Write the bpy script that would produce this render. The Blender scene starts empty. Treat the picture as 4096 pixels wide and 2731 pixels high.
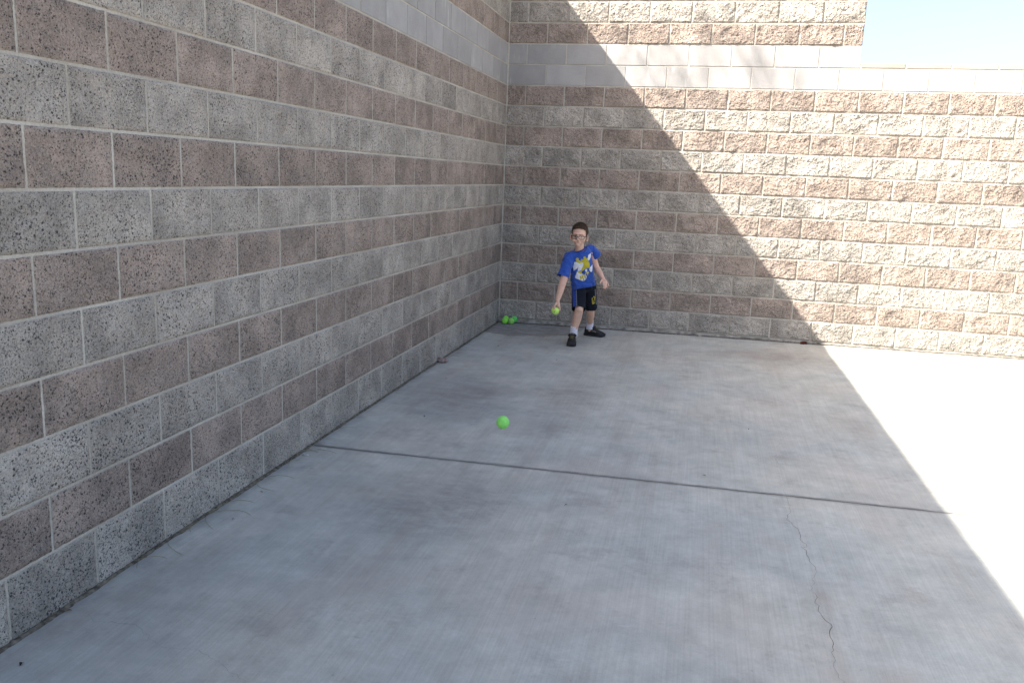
import bpy, bmesh, math, random
import numpy as np
from mathutils import Vector, Matrix, noise
from mathutils.bvhtree import BVHTree

# ------------------------------------------------------------------ camera, sky, sun, exposure
scene = bpy.context.scene
COL = scene.collection
random.seed(7)
RNG = np.random.default_rng(11)

CAM_POS = Vector((2.0715, -8.7677, 1.5293))
CAM_RIGHT = Vector((0.97464, 0.22022, 0.03964))
CAM_UP = Vector((-0.08100, 0.18211, 0.97994))
CAM_FWD = Vector((-0.20858, 0.95830, -0.19533))
cam_data = bpy.data.cameras.new('camera')
cam_data.sensor_width = 36.0
cam_data.lens = 3342.0 / 4096.0 * 36.0
cam_data.clip_start = 0.05
cam_data.clip_end = 2000.0
cam = bpy.data.objects.new('camera', cam_data)
COL.objects.link(cam)
m3 = Matrix((CAM_RIGHT, CAM_UP, -CAM_FWD)).transposed()
cam.matrix_world = Matrix.Translation(CAM_POS) @ m3.to_4x4()
scene.camera = cam

SUN_TRAVEL = Vector((1.0, 0.75, -1.172)).normalized()      # direction the sunlight travels
to_sun = -SUN_TRAVEL
world = bpy.data.worlds.new('World')
scene.world = world
world.use_nodes = True
wn = world.node_tree
bg = wn.nodes['Background']
sky = wn.nodes.new('ShaderNodeTexSky')
sky.sky_type = 'NISHITA'
sky.sun_disc = False
sky.sun_elevation = math.asin(to_sun.z)
sky.sun_rotation = math.atan2(to_sun.x, to_sun.y)
sky.altitude = 400.0
sky.air_density = 0.9
sky.dust_density = 5.0
sky.ozone_density = 0.3
wn.links.new(sky.outputs[0], bg.inputs[0])
bg.inputs[1].default_value = 0.118
sun_data = bpy.data.lights.new('sun', 'SUN')
sun_data.energy = 5.0
sun_data.angle = math.radians(0.5)
sun_data.color = (1.0, 0.93, 0.83)
sun = bpy.data.objects.new('sun', sun_data)
COL.objects.link(sun)
sun.location = (-8, -8, 14)
sun.rotation_euler = SUN_TRAVEL.to_track_quat('-Z', 'Y').to_euler()
scene.view_settings.view_transform = 'Standard'
scene.view_settings.look = 'None'
scene.view_settings.exposure = 1.75
scene.view_settings.gamma = 1.0
scene.view_settings.use_curve_mapping = False
scene.render.engine = 'CYCLES'
scene.cycles.max_bounces = 8
scene.cycles.diffuse_bounces = 5

# ------------------------------------------------------------------ dimensions
COURSE, BLOCK, JOINT = 0.2032, 0.4064, 0.0110
WALL_TOP = 3.94
STEP_X, LOW_END, BACK_END = 3.425, 3.425, 9.2
LEFT_END = -11.58


def fz(x, y):                      # concrete falls very slightly towards the corner
    return -0.048 + 0.006 * x - 0.004 * y


def wx(x):                         # block layout along the back wall (bricklayer's creep to the right)
    return x if x < 3.0 else x - 0.022 * (x - 3.0)


# ------------------------------------------------------------------ object helpers
def link(name, mesh, mat=None, parent=None):
    o = bpy.data.objects.new(name, mesh)
    COL.objects.link(o)
    if mat is not None and mesh is not None and len(mesh.materials) == 0:
        mesh.materials.append(mat)
    if parent is not None:
        o.parent = parent
    return o


def tag(o, label=None, cat=None, group=None, kind=None):
    if label: o['label'] = label
    if cat: o['category'] = cat
    if group: o['group'] = group
    if kind: o['kind'] = kind
    return o


def empty(name, loc=(0, 0, 0), rz=0.0):
    o = bpy.data.objects.new(name, None)
    o.empty_display_size = 0.1
    COL.objects.link(o)
    o.location = loc
    o.rotation_euler = (0, 0, rz)
    return o


def mesh_from(verts, faces, name='mesh', smooth=False):
    me = bpy.data.meshes.new(name)
    me.from_pydata([tuple(v) for v in verts], [], faces)
    me.validate()
    me.update()
    if smooth:
        me.polygons.foreach_set('use_smooth', [True] * len(me.polygons))
    return me


def from_bm(bm, name='mesh', smooth=False):
    bmesh.ops.recalc_face_normals(bm, faces=bm.faces[:])
    me = bpy.data.meshes.new(name)
    bm.to_mesh(me)
    bm.free()
    if smooth:
        me.polygons.foreach_set('use_smooth', [True] * len(me.polygons))
    return me


def add_box(bm, lo, hi):
    x0, y0, z0 = lo
    x1, y1, z1 = hi
    vs = [bm.verts.new(c) for c in ((x0, y0, z0), (x1, y0, z0), (x1, y1, z0), (x0, y1, z0),
                                    (x0, y0, z1), (x1, y0, z1), (x1, y1, z1), (x0, y1, z1))]
    for f in ((0, 3, 2, 1), (4, 5, 6, 7), (0, 1, 5, 4), (1, 2, 6, 5), (2, 3, 7, 6), (3, 0, 4, 7)):
        bm.faces.new([vs[i] for i in f])


def add_capsule(bm, p0, p1, r0, r1, sub=2, flat=False):
    p0, p1 = Vector(p0), Vector(p1)
    t = bmesh.new()
    if flat:
        d = (p1 - p0).normalized()
        q = d.to_track_quat('Z', 'Y').to_matrix()
        for p, r in ((p0, r0), (p1, r1)):
            for k in range(24):
                a = 2 * math.pi * k / 24
                t.verts.new(p + q @ Vector((math.cos(a) * r, math.sin(a) * r, 0)))
    else:
        for p, r in ((p0, r0), (p1, r1)):
            bmesh.ops.create_icosphere(t, subdivisions=sub, radius=r, matrix=Matrix.Translation(p))
        for f in t.faces[:]:
            t.faces.remove(f)
    res = bmesh.ops.convex_hull(t, input=t.verts[:])
    bmesh.ops.delete(t, geom=[v for v in t.verts if not v.link_faces], context='VERTS')
    merge_bm(bm, t)


def add_ellipsoid(bm, c, r, M=None, sub=3, rot=None):
    mat = Matrix.Translation(Vector(c))
    if rot is not None:
        mat = mat @ rot.to_4x4()
    mat = mat @ Matrix.Diagonal((r[0], r[1], r[2], 1.0))
    if M is not None:
        mat = M @ mat
    bmesh.ops.create_icosphere(bm, subdivisions=sub, radius=1.0, matrix=mat)


def merge_bm(dst, src):
    idx = {}
    for v in src.verts:
        idx[v] = dst.verts.new(v.co)
    for f in src.faces:
        try:
            dst.faces.new([idx[v] for v in f.verts])
        except ValueError:
            pass
    src.free()


def add_loft(bm, rings, cap=True):
    loops = []
    for ring in rings:
        loops.append([bm.verts.new(p) for p in ring])
    n = len(loops[0])
    for a, b in zip(loops[:-1], loops[1:]):
        for i in range(n):
            j = (i + 1) % n
            bm.faces.new((a[i], a[j], b[j], b[i]))
    if cap:
        bm.faces.new(loops[0][::-1])
        bm.faces.new(loops[-1])


def add_tube(bm, pts, r, sides=6, closed=False):
    pts = [Vector(p) for p in pts]
    n = len(pts)
    rings = []
    up = Vector((0.13, 0.21, 0.97))
    for i, p in enumerate(pts):
        a = pts[(i - 1) % n] if closed else pts[max(i - 1, 0)]
        b = pts[(i + 1) % n] if closed else pts[min(i + 1, n - 1)]
        d = (b - a).normalized()
        s = d.cross(up)
        if s.length < 1e-4:
            s = d.cross(Vector((1, 0, 0)))
        s.normalize()
        u = s.cross(d)
        rr = r[i] if isinstance(r, (list, tuple)) else r
        rings.append([bm.verts.new(p + s * math.cos(2 * math.pi * k / sides) * rr
                                   + u * math.sin(2 * math.pi * k / sides) * rr) for k in range(sides)])
    m = n if closed else n - 1
    for i in range(m):
        A, B = rings[i], rings[(i + 1) % n]
        for k in range(sides):
            l = (k + 1) % sides
            bm.faces.new((A[k], A[l], B[l], B[k]))
    if not closed:
        bm.faces.new(rings[0][::-1])
        bm.faces.new(rings[-1])


def remesh(bm, voxel, smooth=4, name='mesh', factor=0.5):
    """Unite overlapping shapes into one continuous skin."""
    bmesh.ops.recalc_face_normals(bm, faces=bm.faces[:])
    me = bpy.data.meshes.new(name)
    bm.to_mesh(me)
    bm.free()
    o = bpy.data.objects.new(name, me)
    COL.objects.link(o)
    r = o.modifiers.new('r', 'REMESH')
    r.mode = 'VOXEL'
    r.voxel_size = voxel
    if smooth:
        s = o.modifiers.new('s', 'SMOOTH')
        s.factor = factor
        s.iterations = smooth
    dg = bpy.context.evaluated_depsgraph_get()
    out = bpy.data.meshes.new_from_object(o.evaluated_get(dg))
    bpy.data.objects.remove(o)
    bpy.data.meshes.remove(me)
    out.polygons.foreach_set('use_smooth', [True] * len(out.polygons))
    return out


# ------------------------------------------------------------------ material helpers
class NT:
    def __init__(self, name):
        self.mat = bpy.data.materials.new(name)
        self.mat.use_nodes = True
        self.t = self.mat.node_tree
        self.bsdf = self.t.nodes['Principled BSDF']
        self.bsdf.inputs['Roughness'].default_value = 0.9
        self.bsdf.inputs['Specular IOR Level'].default_value = 0.25

    def n(self, typ, **kw):
        nd = self.t.nodes.new(typ)
        for k, v in kw.items():
            setattr(nd, k, v)
        return nd

    def put(self, sock, v):
        if isinstance(v, bpy.types.NodeSocket):
            self.t.links.new(v, sock)
        elif v is not None:
            sock.default_value = v

    def pos(self):
        return self.n('ShaderNodeNewGeometry').outputs['Position']

    def objco(self):
        return self.n('ShaderNodeTexCoord').outputs['Object']

    def rand(self):
        return self.n('ShaderNodeObjectInfo').outputs['Random']

    def math(self, op, a, b=None, c=None, clamp=False):
        nd = self.n('ShaderNodeMath', operation=op)
        nd.use_clamp = clamp
        self.put(nd.inputs[0], a)
        if b is not None: self.put(nd.inputs[1], b)
        if c is not None: self.put(nd.inputs[2], c)
        return nd.outputs[0]

    def vmath(self, op, a, b=None):
        nd = self.n('ShaderNodeVectorMath', operation=op)
        self.put(nd.inputs[0], a)
        if b is not None: self.put(nd.inputs[1], b)
        return nd.outputs['Value'] if op in ('LENGTH', 'DISTANCE', 'DOT_PRODUCT') else nd.outputs[0]

    def noise(self, vec, scale, detail=3.0, rough=0.55):
        nd = self.n('ShaderNodeTexNoise')
        self.put(nd.inputs['Vector'], vec)
        nd.inputs['Scale'].default_value = scale
        nd.inputs['Detail'].default_value = detail
        nd.inputs['Roughness'].default_value = rough
        return nd.outputs['Fac']

    def voronoi(self, vec, scale, feature='F1'):
        nd = self.n('ShaderNodeTexVoronoi', feature=feature)
        self.put(nd.inputs['Vector'], vec)
        nd.inputs['Scale'].default_value = scale
        return nd

    def ramp(self, fac, lo, hi, a=0.0, b=1.0, smooth=True):
        nd = self.n('ShaderNodeMapRange')
        nd.interpolation_type = 'SMOOTHSTEP' if smooth else 'LINEAR'
        self.put(nd.inputs['Value'], fac)
        nd.inputs['From Min'].default_value = lo
        nd.inputs['From Max'].default_value = hi
        nd.inputs['To Min'].default_value = a
        nd.inputs['To Max'].default_value = b
        return nd.outputs[0]

    def mix(self, fac, a, b, blend='MIX'):
        nd = self.n('ShaderNodeMix', data_type='RGBA', blend_type=blend)
        self.put(nd.inputs[0], fac)
        for s, v in ((nd.inputs[6], a), (nd.inputs[7], b)):
            if isinstance(v, (tuple, list)):
                v = tuple(v) + ((1.0,) if len(v) == 3 else ())
            self.put(s, v)
        return nd.outputs[2]

    def scale(self, colr, f):
        """multiply a colour by a scalar socket"""
        nd = self.n('ShaderNodeVectorMath', operation='SCALE')
        self.put(nd.inputs[0], colr if isinstance(colr, bpy.types.NodeSocket) else tuple(colr))
        self.put(nd.inputs['Scale'], f)
        return nd.outputs[0]

    def color(self, v):
        if isinstance(v, (tuple, list)):
            v = tuple(v) + ((1.0,) if len(v) == 3 else ())
        self.put(self.bsdf.inputs['Base Color'], v)

    def bump(self, h, strength, dist, normal=None):
        nd = self.n('ShaderNodeBump')
        nd.inputs['Strength'].default_value = strength
        nd.inputs['Distance'].default_value = dist
        self.put(nd.inputs['Height'], h)
        if normal is not None: self.put(nd.inputs['Normal'], normal)
        self.put(self.bsdf.inputs['Normal'], nd.outputs[0])
        return nd.outputs[0]

    def mapping(self, vec, sc):
        nd = self.n('ShaderNodeMapping')
        self.put(nd.inputs['Vector'], vec)
        nd.inputs['Scale'].default_value = sc
        return nd.outputs[0]


def plain(name, colr, rough=0.8, spec=0.25, var=0.12, nscale=40.0, bump=0.0, metallic=0.0):
    m = NT(name)
    f = m.ramp(m.noise(m.pos(), nscale, 3.0), 0.25, 0.75, 1 - var, 1 + var)
    m.color(m.scale(colr, f))
    m.bsdf.inputs['Roughness'].default_value = rough
    m.bsdf.inputs['Specular IOR Level'].default_value = spec
    m.bsdf.inputs['Metallic'].default_value = metallic
    if bump:
        m.bump(m.noise(m.pos(), nscale * 4, 3.0), bump, 0.002)
    return m.mat


def split_face(name, base, warm, spots=1.0):
    m = NT(name)
    r = m.rand()
    off = m.n('ShaderNodeCombineXYZ')
    m.put(off.inputs[0], m.math('MULTIPLY', r, 37.0))
    m.put(off.inputs[1], m.math('MULTIPLY', r, 91.0))
    m.put(off.inputs[2], m.math('MULTIPLY', r, 53.0))
    p = m.vmath('ADD', m.pos(), off.outputs[0])
    blot = m.noise(p, 7.0, 4.0, 0.6)
    c = m.mix(m.ramp(blot, 0.3, 0.7), base, warm)
    tone = m.math('MULTIPLY', m.ramp(r, 0.0, 1.0, 0.92, 1.08, False),
                  m.ramp(m.noise(p, 4.0, 5.0, 0.65), 0.28, 0.72, 0.72, 1.22))
    tone = m.math('MULTIPLY', tone, m.ramp(m.noise(p, 130.0, 3.0, 0.7), 0.25, 0.75, 0.72, 1.28))
    c = m.scale(c, tone)
    wn_ = m.n('ShaderNodeTexNoise')
    m.put(wn_.inputs['Vector'], p)
    wn_.inputs['Scale'].default_value = 140.0
    wn_.inputs['Detail'].default_value = 2.0
    q = m.vmath('ADD', p, m.scale(m.vmath('SUBTRACT', wn_.outputs['Color'], (0.5, 0.5, 0.5)), 0.011))
    dens = m.ramp(m.noise(p, 6.0, 3.0), 0.35, 0.65, -0.10, 0.10)
    # pale grains
    vl = m.voronoi(q, 170.0)
    pale = m.math('MULTIPLY', m.ramp(vl.outputs['Distance'], 0.22, 0.42, 1.0, 0.0),
                  m.ramp(m.vmath('DOT_PRODUCT', vl.outputs['Color'], (1, 0, 0)), 0.78, 0.84))
    c = m.mix(m.math('MULTIPLY', pale, 0.40), c, (0.55, 0.50, 0.46))
    # dark aggregate and pores, three sizes
    dark = None
    for sc_, lo_, ch in ((80.0, 0.72, (1, 0, 0)), (125.0, 0.62, (0, 1, 0)), (210.0, 0.56, (0, 0, 1))):
        vv = m.voronoi(q, sc_)
        pick = m.math('ADD', m.vmath('DOT_PRODUCT', vv.outputs['Color'], ch), dens)
        dd = m.math('MULTIPLY', m.ramp(vv.outputs['Distance'], 0.20, 0.46, 1.0, 0.0), m.ramp(pick, lo_, lo_ + 0.07))
        dark = dd if dark is None else m.math('MAXIMUM', dark, dd)
    c = m.mix(m.math('MULTIPLY', dark, 0.92 * spots), c, (0.034, 0.033, 0.036))
    # mortar smeared over the arrises
    gs = m.n('ShaderNodeSeparateXYZ')
    m.put(gs.inputs[0], m.n('ShaderNodeTexCoord').outputs['Generated'])
    eu = m.math('MULTIPLY', m.math('SUBTRACT', 0.5, m.math('ABSOLUTE', m.math('SUBTRACT', gs.outputs[0], 0.5))), 0.39)
    ev = m.math('MULTIPLY', m.math('SUBTRACT', 0.5, m.math('ABSOLUTE', m.math('SUBTRACT', gs.outputs[2], 0.5))), 0.19)
    ed = m.math('ADD', m.math('MINIMUM', eu, ev), m.math('MULTIPLY', m.math('SUBTRACT', m.noise(p, 28.0, 5.0, 0.7), 0.5), 0.030))
    c = m.mix(m.ramp(ed, -0.001, 0.007, 0.62, 0.0), c, (0.44, 0.41, 0.355))
    m.color(c)
    h = m.math('ADD', m.math('MULTIPLY', m.noise(p, 90.0, 5.0, 0.7), 1.0), m.math('MULTIPLY', dark, -0.35))
    m.bump(h, 0.65, 0.007)
    m.bsdf.inputs['Roughness'].default_value = 0.95
    m.bsdf.inputs['Specular IOR Level'].default_value = 0.15
    return m.mat


def smooth_block(name, base):
    m = NT(name)
    r = m.rand()
    p = m.pos()
    off = m.n('ShaderNodeCombineXYZ')
    m.put(off.inputs[0], m.math('MULTIPLY', r, 37.0))
    m.put(off.inputs[2], m.math('MULTIPLY', r, 53.0))
    q = m.vmath('ADD', p, off.outputs[0])
    tone = m.math('MULTIPLY', m.ramp(r, 0, 1, 0.90, 1.08, False), m.ramp(m.noise(q, 5.0, 4.0), 0.3, 0.7, 0.92, 1.07))
    tone = m.math('MULTIPLY', tone, m.ramp(m.noise(q, 160.0, 3.0, 0.7), 0.25, 0.75, 0.90, 1.08))
    # efflorescence: pale vertical runs on a few blocks
    runs = m.noise(m.mapping(q, (16, 16, 2.2)), 1.0, 3.0)
    e = m.math('MULTIPLY', m.ramp(runs, 0.56, 0.74), m.ramp(m.noise(q, 3.0, 2.0), 0.5, 0.65))
    c = m.mix(m.math('MULTIPLY', e, 0.35), m.scale(base, tone), (0.72, 0.71, 0.70))
    v = m.voronoi(q, 110.0)
    pit = m.math('MULTIPLY', m.ramp(v.outputs['Distance'], 0.12, 0.22, 1.0, 0.0),
                 m.ramp(m.vmath('DOT_PRODUCT', v.outputs['Color'], (1, 0, 0)), 0.84, 0.88))
    c = m.mix(m.math('MULTIPLY', pit, 0.45), c, (0.16, 0.15, 0.14))
    m.color(c)
    m.bump(m.math('SUBTRACT', m.noise(q, 140.0, 4.0, 0.7), pit), 0.25, 0.003)
    return m.mat


def mortar_mat():
    m = NT('mortar')
    p = m.pos()
    t = m.math('MULTIPLY', m.ramp(m.noise(p, 3.0, 4.0), 0.3, 0.7, 0.84, 1.10),
               m.ramp(m.noise(p, 120.0, 3.0), 0.25, 0.75, 0.86, 1.12))
    c = m.mix(m.ramp(m.noise(p, 1.7, 3.0), 0.4, 0.65), (0.475, 0.450, 0.395), (0.42, 0.385, 0.325))
    m.color(m.scale(c, t))
    m.bump(m.noise(p, 90.0, 4.0), 0.5, 0.004)
    return m.mat


def concrete_mat():
    m = NT('broomed_concrete')
    p = m.pos()
    sep = m.n('ShaderNodeSeparateXYZ')
    m.put(sep.inputs[0], p)
    X, Y = sep.outputs[0], sep.outputs[1]
    big = m.noise(p, 0.9, 4.0, 0.6)
    c = m.mix(m.ramp(big, 0.35, 0.65), (0.412, 0.426, 0.394), (0.470, 0.461, 0.406))
    # cool/warm mottling of the trowelled paste
    mid = m.noise(m.mapping(p, (3.0, 2.6, 1)), 1.0, 9.0, 0.72)
    c = m.scale(c, m.ramp(mid, 0.28, 0.72, 0.88, 1.09))
    c = m.scale(c, m.ramp(m.noise(m.vmath('ADD', p, (5.0, 1.0, 0.0)), 7.0, 9.0, 0.78), 0.3, 0.7, 0.90, 1.10))
    warm = m.ramp(m.noise(m.mapping(p, (1.6, 1.1, 1)), 1.3, 3.0), 0.5, 0.72)
    c = m.mix(m.math('MULTIPLY', warm, 0.35), c, (0.44, 0.385, 0.335))
    # broom strokes run along the left wall
    br = m.noise(m.mapping(p, (140, 1.8, 1)), 1.0, 3.0, 0.6)
    br2 = m.noise(m.mapping(p, (34, 0.7, 1)), 1.0, 3.0, 0.6)
    c = m.scale(c, m.math('MULTIPLY', m.ramp(br, 0.3, 0.7, 0.945, 1.055), m.ramp(br2, 0.3, 0.7, 0.985, 1.015)))
    c = m.scale(c, m.ramp(m.noise(p, 210.0, 4.0, 0.75), 0.25, 0.75, 0.93, 1.07))
    # pale scuffs and efflorescence flecks
    sc = m.noise(m.mapping(p, (5.5, 15, 1)), 1.0, 5.0, 0.7)
    c = m.mix(m.math('MULTIPLY', m.ramp(sc, 0.63, 0.74), 0.42), c, (0.60, 0.60, 0.60))
    fl = m.noise(m.mapping(m.vmath('ADD', p, (4.0, 3.0, 0.0)), (16, 24, 1)), 1.0, 4.0, 0.65)
    c = m.mix(m.math('MULTIPLY', m.ramp(fl, 0.68, 0.76), 0.30), c, (0.62, 0.62, 0.62))
    # dark scuffs from shoes
    sd = m.noise(m.mapping(m.vmath('ADD', p, (3.1, 7.7, 0.0)), (9, 22, 1)), 1.0, 4.0, 0.7)
    c = m.mix(m.math('MULTIPLY', m.ramp(sd, 0.65, 0.75), 0.22), c, (0.16, 0.15, 0.14))
    band = m.noise(m.mapping(m.vmath('ADD', p, (9.0, 2.0, 0.0)), (3.4, 0.6, 1)), 1.0, 8.0, 0.7)
    c = m.mix(m.math('MULTIPLY', m.ramp(band, 0.48, 0.70), 0.40), c, (0.30, 0.255, 0.215))
    patch = m.noise(m.mapping(m.vmath('ADD', p, (1.0, 6.0, 0.0)), (3.2, 3.0, 1)), 1.0, 9.0, 0.74)
    c = m.mix(m.math('MULTIPLY', m.ramp(patch, 0.52, 0.68), 0.34), c, (0.235, 0.215, 0.200))
    vs_ = m.voronoi(m.vmath('ADD', p, m.scale(m.n('ShaderNodeTexNoise').outputs['Color'], 0.02)), 11.0)
    sp = m.math('MULTIPLY', m.ramp(vs_.outputs['Distance'], 0.035, 0.06, 1.0, 0.0), m.ramp(m.vmath('DOT_PRODUCT', vs_.outputs['Color'], (1, 0, 0)), 0.72, 0.76))
    c = m.mix(m.math('MULTIPLY', sp, 0.25), c, (0.14, 0.12, 0.10))
    # grime: soft smudges (centre x, y, radius x, y, amount)
    wob = m.noise(p, 2.6, 5.0, 0.65)

    def blob(cx, cy, rx, ry, amt, edge0, edge1, colr):
        nonlocal c
        dx = m.math('DIVIDE', m.math('SUBTRACT', X, cx), rx)
        dy = m.math('DIVIDE', m.math('SUBTRACT', Y, cy), ry)
        d = m.math('SQRT', m.math('ADD', m.math('MULTIPLY', dx, dx), m.math('MULTIPLY', dy, dy)))
        d = m.math('ADD', d, m.math('MULTIPLY', m.math('SUBTRACT', wob, 0.5), 1.1))
        f = m.math('MULTIPLY', m.ramp(d, edge0, edge1, 1.0, 0.0), m.ramp(m.noise(m.mapping(p, (7, 12, 1)), 1.0, 5.0, 0.7), 0.36, 0.66, 1.08, 0.55))
        c = m.mix(m.math('MULTIPLY', f, amt), c, colr)
    blob(0.35, -0.20, 0.62, 0.60, 0.74, 0.88, 1.02, (0.17, 0.163, 0.158))     # old water stain in the corner
    blob(0.80, -0.95, 0.45, 0.45, 0.28, 0.3, 1.1, (0.20, 0.18, 0.165))
    blob(2.75, -0.85, 0.8, 0.45, 0.48, 0.2, 1.1, (0.22, 0.185, 0.165))
    blob(0.55, -3.20, 0.40, 0.70, 0.60, 0.2, 1.2, (0.20, 0.19, 0.18))
    blob(0.95, -5.15, 0.45, 0.55, 0.52, 0.2, 1.2, (0.20, 0.19, 0.18))
    blob(1.25, -3.0, 0.28, 1.0, 0.42, 0.2, 1.2, (0.20, 0.18, 0.165))
    blob(0.30, -6.5, 0.5, 0.6, 0.20, 0.2, 1.3, (0.17, 0.165, 0.16))
    # dirt washed against the left wall and along the control joint
    wl = m.math('ADD', X, m.math('MULTIPLY', m.math('SUBTRACT', m.noise(p, 9.0, 4.0), 0.5), 0.14))
    c = m.mix(m.ramp(wl, 0.0, 0.085, 0.42, 0.0), c, (0.15, 0.145, 0.14))
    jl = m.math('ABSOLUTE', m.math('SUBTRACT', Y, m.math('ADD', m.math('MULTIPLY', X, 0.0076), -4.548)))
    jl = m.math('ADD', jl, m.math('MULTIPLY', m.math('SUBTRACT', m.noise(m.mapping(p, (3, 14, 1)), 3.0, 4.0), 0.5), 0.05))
    c = m.mix(m.math('MULTIPLY', m.ramp(jl, 0.0, 0.034, 0.72, 0.0), m.ramp(X, 3.2, 3.7, 1.0, 0.1)), c, (0.13, 0.125, 0.12))  # joint dirt fades past the shade line: sun glare put into the colour
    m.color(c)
    h = m.math('ADD', m.math('MULTIPLY', br, 0.8), m.math('MULTIPLY', m.noise(p, 200.0, 3.0), 0.4))
    m.bump(h, 0.18, 0.003)
    m.bsdf.inputs['Roughness'].default_value = 0.82
    m.bsdf.inputs['Specular IOR Level'].default_value = 0.3
    return m.mat


M_GRAY = split_face('grey_split_face', (0.358, 0.335, 0.298), (0.390, 0.354, 0.307))
M_RED = split_face('brown_split_face', (0.292, 0.246, 0.212), (0.335, 0.272, 0.229), 1.0)
M_SMOOTH = smooth_block('smooth_face', (0.322, 0.318, 0.312))
M_CAP = smooth_block('cap_face', (0.31, 0.285, 0.250))
M_MORTAR = mortar_mat()
M_CONC = concrete_mat()
M_DIRT = plain('joint_dirt', (0.055, 0.05, 0.042), 0.95, 0.1, 0.5, 30, 0.5)
M_GROUND = plain('desert_ground', (0.34, 0.27, 0.20), 0.95, 0.1, 0.25, 0.8, 0.3)


# ------------------------------------------------------------------ split-face block meshes
def height_field(nu, nv, w, h, seed, amp, rough=1.35, base=0.013):
    rg = np.random.default_rng(seed)
    N = 128
    fx = np.fft.fftfreq(N, d=0.004)[:, None]
    fy = np.fft.fftfreq(N, d=0.004)[None, :]
    f = np.sqrt(fx * fx + fy * fy)
    f[0, 0] = 1
    spec = f ** -rough
    spec[f < 3.5] *= 0.35
    spec[0, 0] = 0
    a = np.real(np.fft.ifft2(spec * np.exp(2j * np.pi * rg.random((N, N)))))
    b = np.real(np.fft.ifft2(spec * np.exp(2j * np.pi * rg.random((N, N)))))
    a /= a.std(); b /= b.std()
    fld = 0.62 * a - 0.55 * np.abs(b) + 0.4            # ridged: chipped facets
    us = np.linspace(0, w, nu + 1); vs = np.linspace(0, h, nv + 1)
    iu = us / 0.004; iv = vs / 0.004
    i0 = iu.astype(int); j0 = iv.astype(int)
    tu = (iu - i0)[:, None]; tv = (iv - j0)[None, :]
    g = lambda i, j: fld[np.ix_(i % N, j % N)]
    H = (g(i0, j0) * (1 - tu) * (1 - tv) + g(i0 + 1, j0) * tu * (1 - tv)
         + g(i0, j0 + 1) * (1 - tu) * tv + g(i0 + 1, j0 + 1) * tu * tv) * amp
    U, V = np.meshgrid(us, vs, indexing='ij')
    H = H + (rg.uniform(-0.012, 0.012) * (U / w - 0.5) + rg.uniform(-0.014, 0.010) * (V / h - 0.5)) * base / 0.013
    for _ in range(rg.integers(0, 3)):                  # conchoidal pockets
        cu, cv = rg.uniform(0.1, 0.9) * w, rg.uniform(0.05, 0.9) * h
        ru, rv = rg.uniform(0.02, 0.05), rg.uniform(0.012, 0.03)
        d = ((U - cu) / ru) ** 2 + ((V - cv) / rv) ** 2
        H -= np.clip(1 - d, 0, 1) * rg.uniform(0.005, 0.012) * base / 0.013
    edge = np.minimum(np.minimum(U, w - U), np.minimum(V, h - V))
    t = np.clip(edge / (0.009 if base > 0.006 else 0.016), 0, 1)
    t = t * t * (3 - 2 * t)
    rim = 0.0006 + 0.0016 * rg.random(H.shape)
    out = rim * (1 - t) + t * np.clip(base + H, 0.0020, 0.034)
    return us, vs, out


def block_mesh(w, h, seed, nu, nv, amp, name, base=0.013):
    us, vs, H = height_field(nu, nv, w, h, seed, amp, base=base)
    rg = np.random.default_rng(seed + 999)
    ju = np.zeros_like(H); jv = np.zeros_like(H)
    ju[1:-1, 1:-1] = rg.uniform(-0.3, 0.3, (nu - 1, nv - 1)) * (w / nu)
    jv[1:-1, 1:-1] = rg.uniform(-0.3, 0.3, (nu - 1, nv - 1)) * (h / nv)
    # the arrises wander a little
    verts = []
    for i in range(nu + 1):
        for j in range(nv + 1):
            x = us[i] + ju[i, j] - w / 2
            z = vs[j] + jv[i, j] - h / 2
            if i in (0, nu): x += rg.uniform(-0.0018, 0.0018)
            if j in (0, nv): z += rg.uniform(-0.0012, 0.0012)
            verts.append((x, -H[i, j], z))
    W = nv + 1
    faces = [(i * W + j, (i + 1) * W + j, (i + 1) * W + j + 1, i * W + j + 1) for i in range(nu) for j in range(nv)]
    ring = [i * W for i in range(nu + 1)] + [nu * W + j for j in range(1, nv + 1)] \
        + [i * W + nv for i in range(nu - 1, -1, -1)] + [j for j in range(nv - 1, 0, -1)]
    base = len(verts)
    for k in ring:
        x, y, z = verts[k]
        verts.append((x, 0.03, z))
    L = len(ring)
    for a in range(L):
        b = (a + 1) % L
        faces.append((ring[b], ring[a], base + a, base + b))
    faces.append(tuple(range(base, base + L)))
    me = mesh_from(verts, faces, name)
    sm = [True] * (nu * nv) + [False] * (L + 1)
    me.polygons.foreach_set('use_smooth', sm)
    return me


def bevel_box(w, h, face, bev, name):
    bm = bmesh.new()
    add_box(bm, (-w / 2, -face, -h / 2), (w / 2, 0.03, h / 2))
    es = [e for e in bm.edges if all(v.co.y < 0 for v in e.verts)]
    bmesh.ops.bevel(bm, geom=es, offset=bev, segments=1, affect='EDGES')
    return from_bm(bm, name)


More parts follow.
